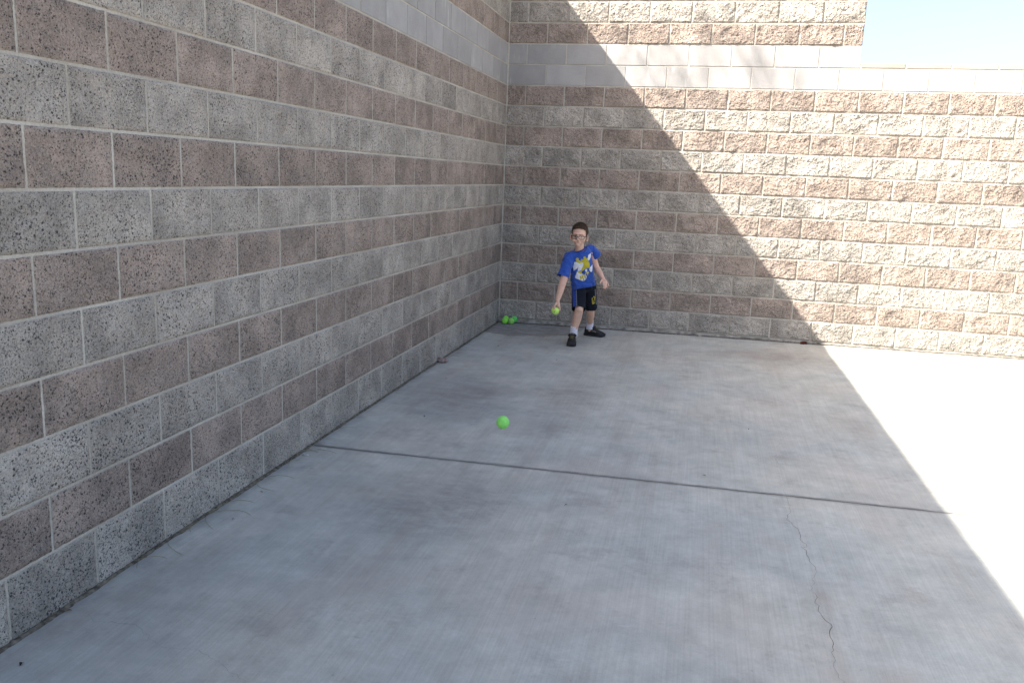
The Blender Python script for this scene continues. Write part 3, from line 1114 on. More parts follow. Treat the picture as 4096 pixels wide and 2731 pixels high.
# face
M_EYE = plain('eye_white', (0.55, 0.52, 0.50), 0.3, 0.5, 0.05)
M_IRIS = plain('iris', (0.05, 0.045, 0.04), 0.2, 0.5, 0.05)
M_LIP = plain('lips', (0.50, 0.235, 0.205), 0.5, 0.4, 0.06)
M_BROW = plain('brow_hair', (0.16, 0.09, 0.055), 0.8, 0.2, 0.2)
for s in (-1, 1):
    bm = bmesh.new()
    add_ellipsoid(bm, (s * 0.028, -0.0765, -0.001), (0.0125, 0.006, 0.0052), HEAD, 3)
    e = part('eye', from_bm(bm, 'eye', True), M_EYE)
    bm = bmesh.new()
    add_ellipsoid(bm, (s * 0.028, -0.0805, -0.001), (0.0052, 0.0030, 0.0050), HEAD, 2)
    part('iris', from_bm(bm, 'iris', True), M_IRIS, e)
    bm = bmesh.new()
    add_tube(bm, [hp(s * (0.028 - 0.014), -0.0815, 0.0032), hp(s * 0.028, -0.0840, 0.0062), hp(s * (0.028 + 0.014), -0.0775, 0.0026)], 0.0018, 6)
    part('eyelid', from_bm(bm, 'eyelid', True), plain('lid_skin', (0.54, 0.34, 0.26)), e)
    bm = bmesh.new()
    add_tube(bm, [hp(s * 0.012, -0.0865, 0.0195), hp(s * 0.028, -0.0815, 0.0235), hp(s * 0.046, -0.0680, 0.0205)], [0.0026, 0.003, 0.0015], 6)
    part('eyebrow', from_bm(bm, 'eyebrow', True), M_BROW)
    bm = bmesh.new()
    add_ellipsoid(bm, (s * 0.0060, -0.0985, -0.0295), (0.0030, 0.0035, 0.0022), HEAD, 2)
    part('nostril', from_bm(bm, 'nostril', True), plain('nostril_dark', (0.12, 0.05, 0.04)))
bm = bmesh.new()
add_tube(bm, [hp(-0.024, -0.0700, -0.0490), hp(-0.009, -0.0788, -0.0450), hp(0, -0.0796, -0.0462), hp(0.009, -0.0788, -0.0450), hp(0.024, -0.0700, -0.0490)], [0.001, 0.0030, 0.0028, 0.0030, 0.001], 8)
add_tube(bm, [hp(-0.019, -0.0722, -0.0508), hp(0, -0.0788, -0.0528), hp(0.019, -0.0722, -0.0508)], [0.001, 0.0040, 0.001], 8)
part('lips', from_bm(bm, 'lips', True), M_LIP)
bm = bmesh.new()
add_tube(bm, [hp(-0.021, -0.0735, -0.0500), hp(0, -0.0815, -0.0488), hp(0.021, -0.0735, -0.0500)], 0.0011, 6)
part('mouth_line', from_bm(bm, 'mouth_line', True), plain('mouth_dark', (0.10, 0.035, 0.03)))

# glasses
M_FRAME = plain('glasses_frame', (0.025, 0.017, 0.014), 0.35, 0.5, 0.1)
bm = bmesh.new()


def rrect(cx, cy, cz, w, h, rr, bend, n=5):
    out = []
    for qx, qz, a0 in ((1, 1, 0), (-1, 1, 90), (-1, -1, 180), (1, -1, 270)):
        for k in range(n + 1):
            a = math.radians(a0 + 90 * k / n)
            x = qx * (w / 2 - rr) + math.cos(a) * rr
            out.append(hp(cx + x, cy + bend * abs(x + cx), cz + qz * (h / 2 - rr) + math.sin(a) * rr))
    return out


lenses = []
for s in (-1, 1):
    ol = rrect(s * 0.0325, -0.1015, -0.003, 0.048, 0.0265, 0.008, 0.22)
    add_tube(bm, ol, 0.0028, 6, closed=True)
    lenses.append(rrect(s * 0.0325, -0.1015, -0.003, 0.046, 0.0245, 0.008, 0.22))
    add_tube(bm, [hp(s * 0.0555, -0.0885, 0.004), hp(s * 0.070, -0.066, 0.006), hp(s * 0.0765, -0.030, 0.006), hp(s * 0.079, 0.004, 0.006)], 0.0026, 6)
add_tube(bm, [hp(-0.010, -0.0995, 0.002), hp(0, -0.1025, 0.004), hp(0.010, -0.0995, 0.002)], 0.0019, 6)
glasses = part('glasses', from_bm(bm, 'glasses', True), M_FRAME)
m = NT('lens_glass')
tr = m.n('ShaderNodeBsdfTransparent')
gl = m.n('ShaderNodeBsdfGlossy')
gl.inputs['Roughness'].default_value = 0.08
mx = m.n('ShaderNodeMixShader')
mx.inputs[0].default_value = 0.035
m.t.links.new(tr.outputs[0], mx.inputs[1])
m.t.links.new(gl.outputs[0], mx.inputs[2])
m.t.links.new(mx.outputs[0], m.t.nodes['Material Output'].inputs[0])
for l in lenses:
    c = sum(l, Vector()) / len(l)
    bm = bmesh.new()
    dn = (HEAD.to_3x3() @ Vector((0, 1, 0))) * 0.0012
    A = [bm.verts.new(q) for q in l]
    Bv = [bm.verts.new(q + dn) for q in l]
    bm.faces.new(A)
    bm.faces.new(Bv[::-1])
    for i in range(len(l)):
        j = (i + 1) % len(l)
        bm.faces.new((A[i], Bv[i], Bv[j], A[j]))
    part('lens', from_bm(bm, 'lens'), m.mat, glasses)

# hair: a close cap with short spiky strands on top
M_HAIR = NT('hair_brown')
hc = M_HAIR.noise(M_HAIR.mapping(M_HAIR.pos(), (220, 220, 60)), 1.0, 3.0)
M_HAIR.color(M_HAIR.mix(M_HAIR.ramp(hc, 0.3, 0.7), (0.028, 0.018, 0.012), (0.088, 0.054, 0.033)))
M_HAIR.bsdf.inputs['Roughness'].default_value = 0.55
M_HAIR = M_HAIR.mat


def hairline(x, y):
    """lowest local height that carries hair"""
    ax = abs(x)
    if y < -0.045: return 0.076 - 0.004 * (ax / 0.03) ** 2
    if y < -0.020: return 0.066 + (0.014 - 0.066) * ((y + 0.045) / 0.025) if ax > 0.045 else 0.070
    if y < -0.004: return -0.024
    if y < 0.030: return 0.022 if ax > 0.05 else -0.02
    return -0.050


bm = bmesh.new()
bmesh.ops.create_icosphere(bm, subdivisions=5, radius=1.0)
cap_pts = []
for v in bm.verts:
    x, y, z = v.co
    top = max(0.0, z)
    k = 1.0 + 0.045 * top
    v.co = Vector((x * 0.0760 * k, 0.016 + y * 0.0925 * k, 0.040 + z * 0.0815 * (1 + 0.05 * top)))
    v.co += v.normal * 0.0025 * noise.noise(v.co * 190) if False else Vector((0, 0, 0))
for f in bm.faces[:]:
    c = f.calc_center_median()
    if c.z < hairline(c.x, c.y) + 0.004 * noise.noise(c * 120):
        bm.faces.remove(f)
bmesh.ops.delete(bm, geom=[v for v in bm.verts if not v.link_faces], context='VERTS')
rg = random.Random(5)
bm.faces.ensure_lookup_table()
base_faces = bm.faces[:]
for f in base_faces:
    c = f.calc_center_median()
    nrm = (c - Vector((0, 0.016, 0.027))).normalized()
    topness = max(0.0, (c.z - 0.055) / 0.07)
    for _ in range(2):
        if rg.random() > 0.35 + topness: continue
        ln = rg.uniform(0.003, 0.006) + 0.008 * topness * rg.random()
        d = (nrm + Vector((rg.gauss(0, 0.35), rg.gauss(-0.15, 0.35), 0.25 * rg.random()))).normalized()
        side = d.cross(Vector((rg.gauss(0, 1), rg.gauss(0, 1), rg.gauss(0, 1)))).normalized() * 0.0012
        p = c + Vector((rg.gauss(0, 0.002), rg.gauss(0, 0.002), 0)) - nrm * 0.001
        vs_ = [bm.verts.new(p + side), bm.verts.new(p - side), bm.verts.new(p + d * ln)]
        bm.faces.new(vs_)
bmesh.ops.transform(bm, matrix=HEAD, verts=bm.verts[:])
me = bpy.data.meshes.new('hair')
bm.to_mesh(me)
bm.free()
part('hair', me, M_HAIR)


# clothing -----------------------------------------------------------------
def ring_pts(c, hw, hd, roll, n=36, tilt=0.0, sq=2.4):
    out = []
    c = Vector(c)
    rx = Matrix.Rotation(-roll, 3, 'Y') @ Matrix.Rotation(tilt, 3, 'X') @ Matrix.Rotation(math.radians(20), 3, 'Z')
    for k in range(n):
        a = 2 * math.pi * k / n
        ca, sa = math.cos(a), math.sin(a)
        x = hw * math.copysign(abs(ca) ** (2 / sq), ca)
        y = hd * math.copysign(abs(sa) ** (2 / sq), sa)
        out.append(c + rx @ Vector((x, y, 0)))
    return out


def cut_caps(me, planes, tol=0.004, dot=0.75):
    bm = bmesh.new()
    bm.from_mesh(me)
    for co, no, rad in planes:
        co, no = Vector(co), Vector(no).normalized()
        for f in bm.faces[:]:
            c = f.calc_center_median()
            if (c - co).length < rad and (c - co).dot(no) > -tol and f.normal.dot(no) > dot - 0.3:
                bm.faces.remove(f)
    bmesh.ops.delete(bm, geom=[v for v in bm.verts if not v.link_faces], context='VERTS')
    bm.to_mesh(me)
    bm.free()


def wrinkle(me, fn):
    n = len(me.vertices)
    me.update()
    for v in me.vertices:
        v.co += v.normal * fn(v.co)


def cloth_mat(name, colr, var=0.08, sheen=0.2):
    m = NT(name)
    p = m.pos()
    m.color(m.scale(colr, m.ramp(m.noise(p, 30.0, 4.0), 0.3, 0.7, 1 - var, 1 + var)))
    m.bump(m.noise(p, 700.0, 2.0), 0.25, 0.001)
    m.bsdf.inputs['Roughness'].default_value = 0.9
    m.bsdf.inputs['Sheen Weight'].default_value = sheen
    return m.mat


M_BLUE = cloth_mat('shirt_blue', (0.026, 0.082, 0.37))
M_NAVY = cloth_mat('stitch_navy', (0.008, 0.018, 0.14))
M_BLACK = cloth_mat('shorts_black', (0.005, 0.008, 0.016), 0.2, 0.03)
M_WHITE = cloth_mat('print_white', (0.68, 0.70, 0.74), 0.03)
M_YELLOW = cloth_mat('print_yellow', (0.46, 0.40, 0.035), 0.05)
M_PIPE = cloth_mat('piping_grey', (0.16, 0.18, 0.20), 0.1)
M_SOCK = cloth_mat('sock_white', (0.72, 0.70, 0.78), 0.04)

HEM = dict(c=(1.022, -0.82, 0.503), roll=math.radians(9))
bm = bmesh.new()
deg = math.radians
add_loft(bm, [ring_pts(HEM['c'], 0.118, 0.090, HEM['roll'], tilt=0.10),
              ring_pts((1.013, -0.835, 0.571), 0.114, 0.086, deg(9), tilt=0.16),
              ring_pts((1.005, -0.865, 0.661), 0.109, 0.082, deg(13), tilt=0.2),
              ring_pts((0.995, -0.895, 0.750), 0.110, 0.080, deg(18), tilt=0.2),
              ring_pts((0.985, -0.912, 0.812), 0.106, 0.072, deg(23), tilt=0.2),
              ring_pts((0.981, -0.922, 0.852), 0.084, 0.060, deg(25), tilt=0.25, sq=2.1),
              ring_pts((0.979, -0.928, 0.868), 0.055, 0.050, deg(20), tilt=0.3, sq=2)])
SRA, SRB = (0.893, -0.955, 0.793), (0.850, -1.030, 0.607)
SLA, SLB = (1.072, -0.852, 0.880), (1.131, -0.800, 0.800)
add_capsule(bm, (0.93, -0.94, 0.805), SRA, 0.052, 0.048)
add_capsule(bm, SRA, SRB, 0.052, 0.058, flat=True)
add_ellipsoid(bm, SRA, (0.050, 0.050, 0.048))
add_capsule(bm, (1.01, -0.89, 0.840), SLA, 0.047, 0.036)
add_capsule(bm, SLA, SLB, 0.040, 0.049, flat=True)
add_ellipsoid(bm, SLA, (0.037, 0.042, 0.034))
shirt_me = remesh(bm, 0.0045, 6, 'shirt')
hem_n = Matrix.Rotation(-HEM['roll'], 3, 'Y') @ Vector((0, 0.1, -1))
cut_caps(shirt_me, [(HEM['c'], hem_n, 0.17), (SRB, Vector(SRB) - Vector(SRA), 0.075), (SLB, Vector(SLB) - Vector(SLA), 0.065),
                    ((0.979, -0.928, 0.868), (0.0, -0.25, 1.0), 0.068)])


def folds(c):
    low = max(0.0, min(1.0, (0.70 - c.z) / 0.2))
    a = noise.noise(Vector((c.x * 14, c.y * 9, c.z * 5 + c.x * 6))) * 0.0055
    b = noise.noise(Vector(((c.x + c.z) * 26, c.y * 12, (c.z - c.x * 0.6) * 30))) * 0.0036
    arm = 1.0 if c.x < 0.915 else 0.0
    s = math.sin((c.z * 70 + c.x * 55 + 6 * noise.noise(c * 11))) * 0.0028 * (0.35 + 0.65 * max(low, arm))
    return (a + b + s) * 1.25


wrinkle(shirt_me, folds)
shirt_me.update()
SHIRT_BVH = BVHTree.FromPolygons([v.co.copy() for v in shirt_me.vertices], [tuple(p.vertices) for p in shirt_me.polygons])
shirt = part('shirt', shirt_me, M_BLUE)
sol = shirt.modifiers.new('cloth', 'SOLIDIFY')
sol.thickness = 0.002
sol.offset = -1

VIEW = (Vector((1.0, -0.9, 0.7)) - CAM_POS).normalized()
AX = Vector((0.8595e-3, 0, 0.0538e-3))
AZ = Vector((0.0480e-3, 0, -0.8582e-3))
ORG = Vector((0.99225, -0.95, 0.70248))


def drape(polys, bvh, lift, cell=0.004):
    """lay flat 2-D print shapes (mm-ish print units) onto a garment's front"""
    bm = bmesh.new()
    for poly in polys:
        t = bmesh.new()
        vs_ = [t.verts.new((x, y, 0)) for x, y in poly]
        f = t.faces.new(vs_)
        bmesh.ops.triangulate(t, faces=[f], ngon_method='EAR_CLIP')
        xs = [p[0] for p in poly]
        ys = [p[1] for p in poly]
        step = cell / 0.00086
        for ax, lo, hi in ((0, min(xs), max(xs)), (1, min(ys), max(ys))):
            q = lo + step
            while q < hi:
                co = (q, 0, 0) if ax == 0 else (0, q, 0)
                no = (1, 0, 0) if ax == 0 else (0, 1, 0)
                bmesh.ops.bisect_plane(t, geom=t.verts[:] + t.edges[:] + t.faces[:], plane_co=co, plane_no=no)
                q += step
        merge_bm(bm, t)
    for v in bm.verts:
        w = ORG + AX * (v.co.x - 600) + AZ * (v.co.y - 600)
        o = w - VIEW * 1.5
        hit, nrm, i, d = bvh.ray_cast(o, VIEW)
        if hit is None:
            hit, nrm, i, d = bvh.find_nearest(w)
        v.co = hit - VIEW * lift
    bmesh.ops.recalc_face_normals(bm, faces=bm.faces[:])
    me = bpy.data.meshes.new('print')
    bm.to_mesh(me)
    bm.free()
    me.polygons.foreach_set('use_smooth', [True] * len(me.polygons))
    return me


def Z(pts):    # print outline units
    return [(118.0 / 0.8 * 0 + 0.2455 * x + 357.5, 0.2455 * y + 412.5) for x, y in pts]


def disc(cx, cy, rx, ry, n=16):
    return [(cx + rx * math.cos(2 * math.pi * k / n), cy + ry * math.sin(2 * math.pi * k / n)) for k in range(n)]


def strokes(lines, w):
    out = []
    for (x0, y0), (x1, y1) in lines:
        dx, dy = x1 - x0, y1 - y0
        l = math.hypot(dx, dy) or 1
        nx_, ny_ = -dy / l * w / 2, dx / l * w / 2
        ex, ey = dx / l * w * 0.25, dy / l * w * 0.25
        out.append([(x0 + nx_ - ex, y0 + ny_ - ey), (x1 + nx_ + ex, y1 + ny_ + ey), (x1 - nx_ + ex, y1 - ny_ + ey), (x0 - nx_ - ex, y0 - ny_ - ey)])
    return out


white = [Z([(750, 545), (850, 530), (990, 600), (930, 660), (870, 700), (890, 820), (725, 935), (700, 770)]),
         Z([(990, 600), (1150, 560), (1170, 680), (1090, 770), (1060, 920), (900, 960), (960, 800), (935, 680)]),
         Z([(880, 970), (960, 1050), (1050, 1095), (1020, 1180), (1300, 1150), (1310, 1220), (1270, 1310), (1200, 1380), (1100, 1385), (970, 1330), (800, 1260), (790, 1180)]),
         Z([(1375, 235), (1500, 130), (1490, 330), (1410, 480), (1355, 420)]),
         Z([(970, 475), (1080, 520), (1040, 550), (890, 530)]),
         Z([(1250, 850), (1330, 850), (1330, 960), (1290, 1000), (1240, 940)]),
         Z([(1440, 800), (1580, 640), (1560, 940), (1500, 1000), (1430, 900)]),
         Z([(1290, 1010), (1370, 970), (1380, 1060), (1350, 1100)])]
link_print = part('print', drape(white, SHIRT_BVH, 0.0016), M_WHITE, shirt)
yellow = [Z(disc(890, 440, 72, 85)), Z(disc(1215, 360, 58, 68)),
          Z([(1160, 440), (1270, 400), (1340, 345), (1390, 470), (1430, 570), (1450, 690), (1425, 805), (1300, 800), (1190, 795), (1230, 680), (1215, 570), (1150, 500)]),
          Z([(870, 500), (960, 545), (1060, 535), (1170, 485), (1190, 545), (1010, 598), (900, 570)]),
          Z([(1240, 690), (1290, 800), (1180, 800), (1130, 860), (1095, 960), (1055, 950), (1080, 830), (1140, 730)]),
          Z([(890, 970), (1000, 965), (1100, 950), (1075, 1085), (1000, 1055), (920, 1010)]),
          Z([(1030, 455), (1080, 410), (1170, 430), (1160, 480), (1080, 490)])]
part('print', drape(yellow, SHIRT_BVH, 0.0024), M_YELLOW, shirt)
# slanting yellow capitals M V P across the foot of the print
L = []
L += strokes([((1010, 1180), (1060, 1350)), ((1010, 1180), (1100, 1280)), ((1100, 1280), (1110, 1120)), ((1110, 1120), (1180, 1370))], 42)
L += strokes([((1160, 1090), (1270, 1290)), ((1270, 1290), (1250, 1040))], 40)
L += strokes([((1300, 1020), (1365, 1130)), ((1300, 1020), (1370, 965)), ((1370, 965), (1410, 1030)), ((1410, 1030), (1340, 1080))], 32)
part('lettering', drape([Z(q) for q in L], SHIRT_BVH, 0.0032), M_YELLOW, shirt)
# stitched seams and hems, as fine raised cords
bm = bmesh.new()


def seam_path(pts, r=0.0016, n=14):
    out = []
    for (x0, y0), (x1, y1) in zip(pts[:-1], pts[1:]):
        for k in range(n):
            t = k / n
            w = ORG + AX * (x0 + (x1 - x0) * t - 600) + AZ * (y0 + (y1 - y0) * t - 600)
            hit, nrm, i, d = SHIRT_BVH.ray_cast(w - VIEW * 1.5, VIEW)
            if hit is not None: out.append(hit - VIEW * 0.0012)
    if len(out) > 2: add_tube(bm, out, r, 5)


seam_path([(512, 420), (470, 470), (405, 530)])
seam_path([(405, 530), (450, 545), (505, 590), (512, 640)])
seam_path([(352, 682), (380, 678), (430, 700), (478, 712)])
seam_path([(510, 805), (580, 812), (650, 832), (690, 838), (735, 812), (770, 765)])
seam_path([(752, 360), (762, 430), (752, 495)])
seam_path([(770, 482), (815, 468)])
part('stitching', from_bm(bm, 'stitching', True), M_NAVY, shirt)
bm = bmesh.new()
cr = ring_pts((0.979, -0.931, 0.866), 0.058, 0.053, deg(20), tilt=0.32, sq=2)
add_tube(bm, cr, 0.0065, 8, closed=True)
part('collar', from_bm(bm, 'collar', True), cloth_mat('collar_blue', (0.014, 0.05, 0.31)), shirt)

# shorts
HRa, HRb = Vector((0.975, -0.80, 0.52)), Vector((1.006, -0.955, 0.298))
HLa, HLb = Vector((1.068, -0.755, 0.53)), Vector((1.090, -0.665, 0.272))
bm = bmesh.new()
add_ellipsoid(bm, (1.018, -0.785, 0.53), (0.108, 0.088, 0.085))
add_capsule(bm, HRa, HRb, 0.072, 0.066, flat=True)
add_capsule(bm, HLa, HLb, 0.070, 0.063, flat=True)
add_ellipsoid(bm, HRa, (0.069, 0.069, 0.06))
add_ellipsoid(bm, HLa, (0.069, 0.069, 0.06))
sh_me = remesh(bm, 0.0045, 6, 'shorts')
cut_caps(sh_me, [(HRb, HRb - HRa, 0.09), (HLb, HLb - HLa, 0.09)])
wrinkle(sh_me, lambda c: noise.noise(Vector((c.x * 22, c.y * 16, c.z * 7))) * 0.0065 + noise.noise(c * 45) * 0.0018)
sh_me.update()
SH_BVH = BVHTree.FromPolygons([v.co.copy() for v in sh_me.vertices], [tuple(p.vertices) for p in sh_me.polygons])
shorts = part('shorts', sh_me, M_BLACK)
sol = shorts.modifiers.new('cloth', 'SOLIDIFY')
sol.thickness = 0.002
sol.offset = -1
part('side_stripe', drape([[(512, 815), (556, 825), (560, 920), (562, 1060), (532, 1085), (528, 1000), (520, 900)]], SH_BVH, 0.0016), cloth_mat('stripe_blue', (0.018, 0.052, 0.30)), shorts)
part('piping', drape(strokes([((562, 825), (567, 930)), ((567, 930), (570, 1052)), ((776, 850), (782, 950)), ((782, 950), (792, 1022))], 7), SH_BVH, 0.003), M_PIPE, shorts)
num = strokes([((742, 955), (748, 1018)), ((740, 955), (748, 948))], 8) + \
    strokes([((757, 940), (765, 930)), ((765, 930), (771, 945)), ((771, 945), (762, 985)), ((762, 985), (758, 1015)), ((758, 1015), (774, 1000))], 7)
part('emblem', drape(num, SH_BVH, 0.003, 0.003), plain('emblem_gold', (0.50, 0.42, 0.06)), shorts)


# socks and shoes
def sock(top, bot, fwd):
    bm = bmesh.new()
    top, bot = Vector(top), Vector(bot)
    rings = []
    for i in range(13):
        t = i / 12
        c = top.lerp(bot, t)
        r = 0.0345 + 0.003 * t + 0.0012 * math.sin(i * 2.1) + (0.0015 if i in (0, 1) else 0)
        rings.append([c + Vector((math.cos(2 * math.pi * k / 20) * r, math.sin(2 * math.pi * k / 20) * r, 0)) for k in range(20)])
    add_loft(bm, rings)
    return part('sock', from_bm(bm, 'sock', True), M_SOCK)


sock((0.971, -0.928, 0.128), (0.966, -0.918, 0.030), None)
sock((1.067, -0.495, 0.128), (1.062, -0.462, 0.030), None)

M_SHOE = plain('shoe_black', (0.012, 0.012, 0.013), 0.5, 0.4, 0.3, 60)
M_SHOE2 = plain('shoe_grey', (0.13, 0.115, 0.085), 0.5, 0.4, 0.35, 120)
M_SOLE = plain('sole_black', (0.022, 0.022, 0.024), 0.7, 0.3, 0.2, 60)
M_GOLD = plain('lace_gold', (0.26, 0.20, 0.06), 0.6, 0.3, 0.2, 90)
M_LOGO = plain('strap_mark', (0.42, 0.40, 0.34), 0.6, 0.3, 0.1, 90)


def shoe(heel, toe, left):
    """local frame: +X forward from heel to toe, Z up"""
    h, t = Vector(heel), Vector(toe)
    d = (t - h)
    Ls = d.length
    ang = math.atan2(d.y, d.x)
    M = Matrix.Translation(h) @ Matrix.Rotation(ang, 4, 'Z')
    prof = [  # t, half width, top height, centre offset
        (0.00, 0.020, 0.066, 0), (0.05, 0.030, 0.088, 0), (0.16, 0.034, 0.086, 0), (0.28, 0.035, 0.084, 0), (0.38, 0.036, 0.097, 0), (0.43, 0.036, 0.101, 0),
        (0.50, 0.037, 0.093, 0), (0.60, 0.039, 0.078, 0), (0.70, 0.042, 0.064, 0), (0.80, 0.042, 0.055, 0), (0.90, 0.037, 0.047, 0), (0.965, 0.027, 0.039, 0), (1.0, 0.010, 0.028, 0)]
    bm = bmesh.new()
    rings = []
    for tt, hw, hh, off in prof:
        ring = []
        for k in range(16):
            a = math.pi * k / 15
            y = math.cos(a)
            z = math.sin(a)
            ring.append(M @ Vector((tt * Ls, hw * math.copysign(abs(y) ** 0.75, y), 0.018 + (hh - 0.018) * abs(z) ** 0.7)))
        rings.append(ring)
    add_loft(bm, rings)
    up = part('shoe', from_bm(bm, 'shoe', True), M_SHOE)
    # sole with lugs
    bm = bmesh.new()
    outline = []
    for tt, hw, hh, off in prof: outline.append((tt * Ls + (0.004 if tt > 0.9 else -0.004 if tt < 0.03 else 0), hw + 0.004))
    ring2 = outline + [(x, -y) for x, y in outline[::-1]]
    lo, mid, hi = [], [], []
    for x, y in ring2:
        kick = 0.010 * max(0, (x / Ls - 0.8) / 0.2) ** 2
        lo.append(M @ Vector((x * 0.985, y * 0.95, kick)))
        mid.append(M @ Vector((x, y, 0.010 + kick)))
        hi.append(M @ Vector((x, y * 0.97, 0.024 + kick)))
    add_loft(bm, [lo, mid, hi])
    part('sole', from_bm(bm, 'sole', False), M_SOLE, up)
    # padded collar round the ankle
    bm = bmesh.new()
    n = 22
    pts = []
    for k in range(n):
        a = 2 * math.pi * k / n
        pts.append(M @ Vector((0.050 + 0.044 * math.cos(a), 0.033 * math.sin(a), 0.086 + 0.013 * math.cos(a) + 0.006 * math.cos(2 * a))))
    add_tube(bm, pts, 0.0090, 8, closed=True)
    part('collar', from_bm(bm, 'collar', True), M_SHOE, up)
    # hook strap over the instep, then elastic laces
    bm = bmesh.new()
    for xx, hh, wd in ((0.445, 0.0985, 0.010),):
        pts = [M @ Vector((xx * Ls, y, hh + 0.003 - 14 * y * y)) for y in np.linspace(-0.037, 0.037, 11)]
        add_tube(bm, pts, wd, 6)
    part('strap', from_bm(bm, 'strap', True), M_SHOE, up)
    bm = bmesh.new()
    for xx, hh in ((0.53, 0.0885), (0.595, 0.0790), (0.66, 0.0695)):
        pts = [M @ Vector((xx * Ls, y, hh + 0.0015 - 9 * y * y)) for y in np.linspace(-0.017, 0.017, 7)]
        add_tube(bm, pts, 0.0020, 6)
    part('lace', from_bm(bm, 'lace', True), M_GOLD, up)
    bm = bmesh.new()
    pts = [M @ Vector((0.465 * Ls, y, 0.1085 - 10 * y * y)) for y in np.linspace(-0.020, 0.020, 7)]
    add_tube(bm, pts, 0.0024, 6)
    part('strap_mark', from_bm(bm, 'strap_mark', True), M_LOGO, up)
    # grey side panels
    bm = bmesh.new()
    for s in (-1, 1):
        pts = []
        for tt, zz in ((0.34, 0.052), (0.44, 0.056), (0.54, 0.052), (0.62, 0.045)):
            hw = np.interp(tt, [q[0] for q in prof], [q[1] for q in prof])
            pts.append(M @ Vector((tt * Ls, s * (hw - 0.007), zz)))
        add_tube(bm, pts, [0.006, 0.011, 0.010, 0.005], 8)
    part('side_panel', from_bm(bm, 'side_panel', True), M_SHOE2, up)
    return up


shoe((0.955, -0.890, fz(0.96, -0.9) + 0.0006), (0.974, -1.108, fz(0.98, -1.1) + 0.0006), False)
shoe((1.012, -0.432, fz(1.02, -0.43) + 0.0006), (1.222, -0.474, fz(1.2, -0.47) + 0.0006), True)

# ------------------------------------------------------------------ litter along the walls
def stone_mesh(r, seed, squash=(1, 1, 1), rough=0.35):
    bm = bmesh.new()
    bmesh.ops.create_icosphere(bm, subdivisions=3, radius=r)
    for v in bm.verts:
        d = v.co.normalized()
        k = 1 + rough * noise.noise(d * 1.6 + Vector((seed, 0, 0))) + 0.3 * rough * noise.noise(d * 5 + Vector((0, seed, 0)))
        v.co = Vector((d.x * squash[0], d.y * squash[1], d.z * squash[2])) * r * k
    return from_bm(bm, 'stone', False)


st = tag(link('stone', stone_mesh(0.036, 2.0, (1.0, 1.2, 0.62), 0.55), plain('pink_stone', (0.34, 0.25, 0.225), 0.95, 0.1, 0.25, 60, 0.5)),
         'jagged pinkish broken stone lying against the foot of the shaded wall', 'stone')
st.location = (0.052, -2.19, fz(0.05, -2.19) + 0.018)
st.rotation_euler = (0, 0, 0.7)
lp = tag(link('dry_leaf', stone_mesh(0.027, 6.0, (1.3, 0.7, 0.55), 0.9), plain('rust_leaf', (0.075, 0.026, 0.018), 0.9, 0.1, 0.4, 60, 0.5)),
         'curled dark red dry leaf at the back wall foot by the shadow edge', 'leaf')
lp.location = (3.185, -0.035, fz(3.18, -0.03) + 0.012)
m = NT('foil_silver')
m.color((0.75, 0.76, 0.78))
m.bsdf.inputs['Metallic'].default_value = 1.0
m.bsdf.inputs['Roughness'].default_value = 0.28
fo = tag(link('foil_scrap', stone_mesh(0.011, 9.0, (1.3, 0.8, 0.35), 1.0), m.mat), 'small crumpled silver scrap lying by the wall end of the slab joint', 'litter')
fo.location = (0.050, -4.72, fz(0.05, -4.72) + 0.004)


def leaf_mesh(l, w, seed):
    rg = random.Random(seed)
    verts, faces = [], []
    n = 6
    for i in range(n + 1):
        t = i / n
        hw = w * math.sin(math.pi * min(max(t, 0.03), 0.97)) ** 0.8 * 0.5
        z = 0.004 * math.sin(t * 3.1) + rg.uniform(0, 0.0015)
        verts += [(t * l - l / 2, -hw, z + hw * 0.5), (t * l - l / 2, 0, z), (t * l - l / 2, hw, z + hw * 0.6)]
    for i in range(n):
        for k in range(2):
            faces.append((3 * i + k, 3 * i + k + 1, 3 * i + 3 + k + 1, 3 * i + 3 + k))
    me = mesh_from(verts, faces, 'leaf', True)
    return me


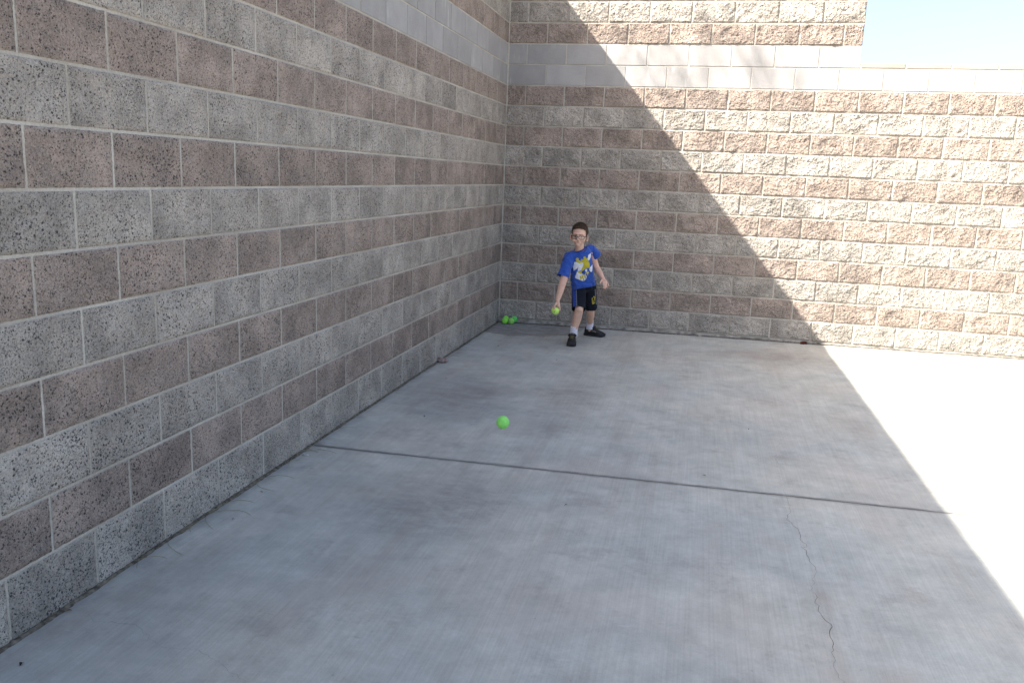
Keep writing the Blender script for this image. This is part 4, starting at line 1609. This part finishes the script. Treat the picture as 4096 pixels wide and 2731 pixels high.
M_LEAF = plain('dead_leaf', (0.13, 0.075, 0.035), 0.8, 0.2, 0.35, 90)
M_SPECK = plain('dark_litter', (0.035, 0.03, 0.027), 0.9, 0.1, 0.3, 90)
LEAVES = [((0.036, -6.49), 0.022, 0.010, 'small brown dead leaf at the wall foot nearest the camera', M_LEAF),
          ((0.128, -6.80), 0.016, 0.012, 'tiny dark clod on the concrete at the near end of the tall wall', M_SPECK),
          ((0.103, -5.29), 0.016, 0.007, 'brown dead leaf curl lying a hand away from the tall wall', M_LEAF),
          ((0.150, -5.62), 0.014, 0.006, 'pair-like brown bud husk out on the near slab by the wall', M_LEAF),
          ((0.424, -3.78), 0.024, 0.010, 'small dark winged seed out on the far slab, by itself', M_SPECK),
          ((0.255, -2.75), 0.014, 0.008, 'dark crumb on the far slab between wall and flying ball', M_SPECK),
          ((2.48, -3.367), 0.012, 0.010, 'round dark spot of litter in the open shade of the far slab', M_SPECK),
          ((2.20, -4.36), 0.022, 0.007, 'brown pod lying just behind the slab joint beside the crack', M_LEAF),
          ((1.55, -5.00), 0.020, 0.006, 'thin brown husk on the near slab before the joint', M_LEAF),
          ((0.33, -1.35), 0.020, 0.008, 'dark twig scrap on the concrete between stone and corner balls', M_SPECK),
          ((0.95, -1.75), 0.014, 0.008, 'dark crumb on the concrete in front of the shoes of the boy', M_SPECK)]
for i, ((x, y), l, w, lab, mm) in enumerate(LEAVES):
    o = tag(link('leaf_scrap', leaf_mesh(l, w, i), mm), lab, 'litter', 'scraps of litter on the concrete')
    o.location = (x, y, fz(x, y) + 0.001)
    o.rotation_euler = (0, 0, random.uniform(0, 3.1))

# dry grass runners lying out of the wall joint
verts_bm = bmesh.new()
rg = random.Random(21)
for i in range(46):
    y0 = rg.choice((rg.gauss(-5.75, 0.22), rg.gauss(-5.3, 0.15), rg.gauss(-4.75, 0.2), rg.gauss(-3.2, 0.5), rg.gauss(-6.3, 0.15), rg.gauss(-1.6, 0.4)))
    ln = rg.uniform(0.06, 0.26) * (1.0 if y0 < -4.4 else 0.6)
    ang = rg.choice((-1, 1)) * rg.uniform(0.9, 1.5)
    cur = rg.uniform(-2.2, 2.2)
    x, y = 0.012, y0
    pts = []
    n = 12
    for k in range(n):
        pts.append((max(x, 0.008), y, fz(x, y) + 0.002 + 0.006 * math.sin(math.pi * k / (n - 1)) * rg.uniform(0.6, 1)))
        ang += cur / n
        x += math.cos(ang) * ln / n
        y += math.sin(ang) * ln / n
    add_tube(verts_bm, pts, [0.0009] * (n - 2) + [0.0007, 0.0004], 4)
g = link('dry_grass', from_bm(verts_bm, 'dry_grass', True), plain('straw', (0.25, 0.225, 0.115), 0.8, 0.2, 0.4, 14))
tag(g, 'dry grass runners straggling out of the joint at the foot of the tall wall', 'grass', kind='stuff')
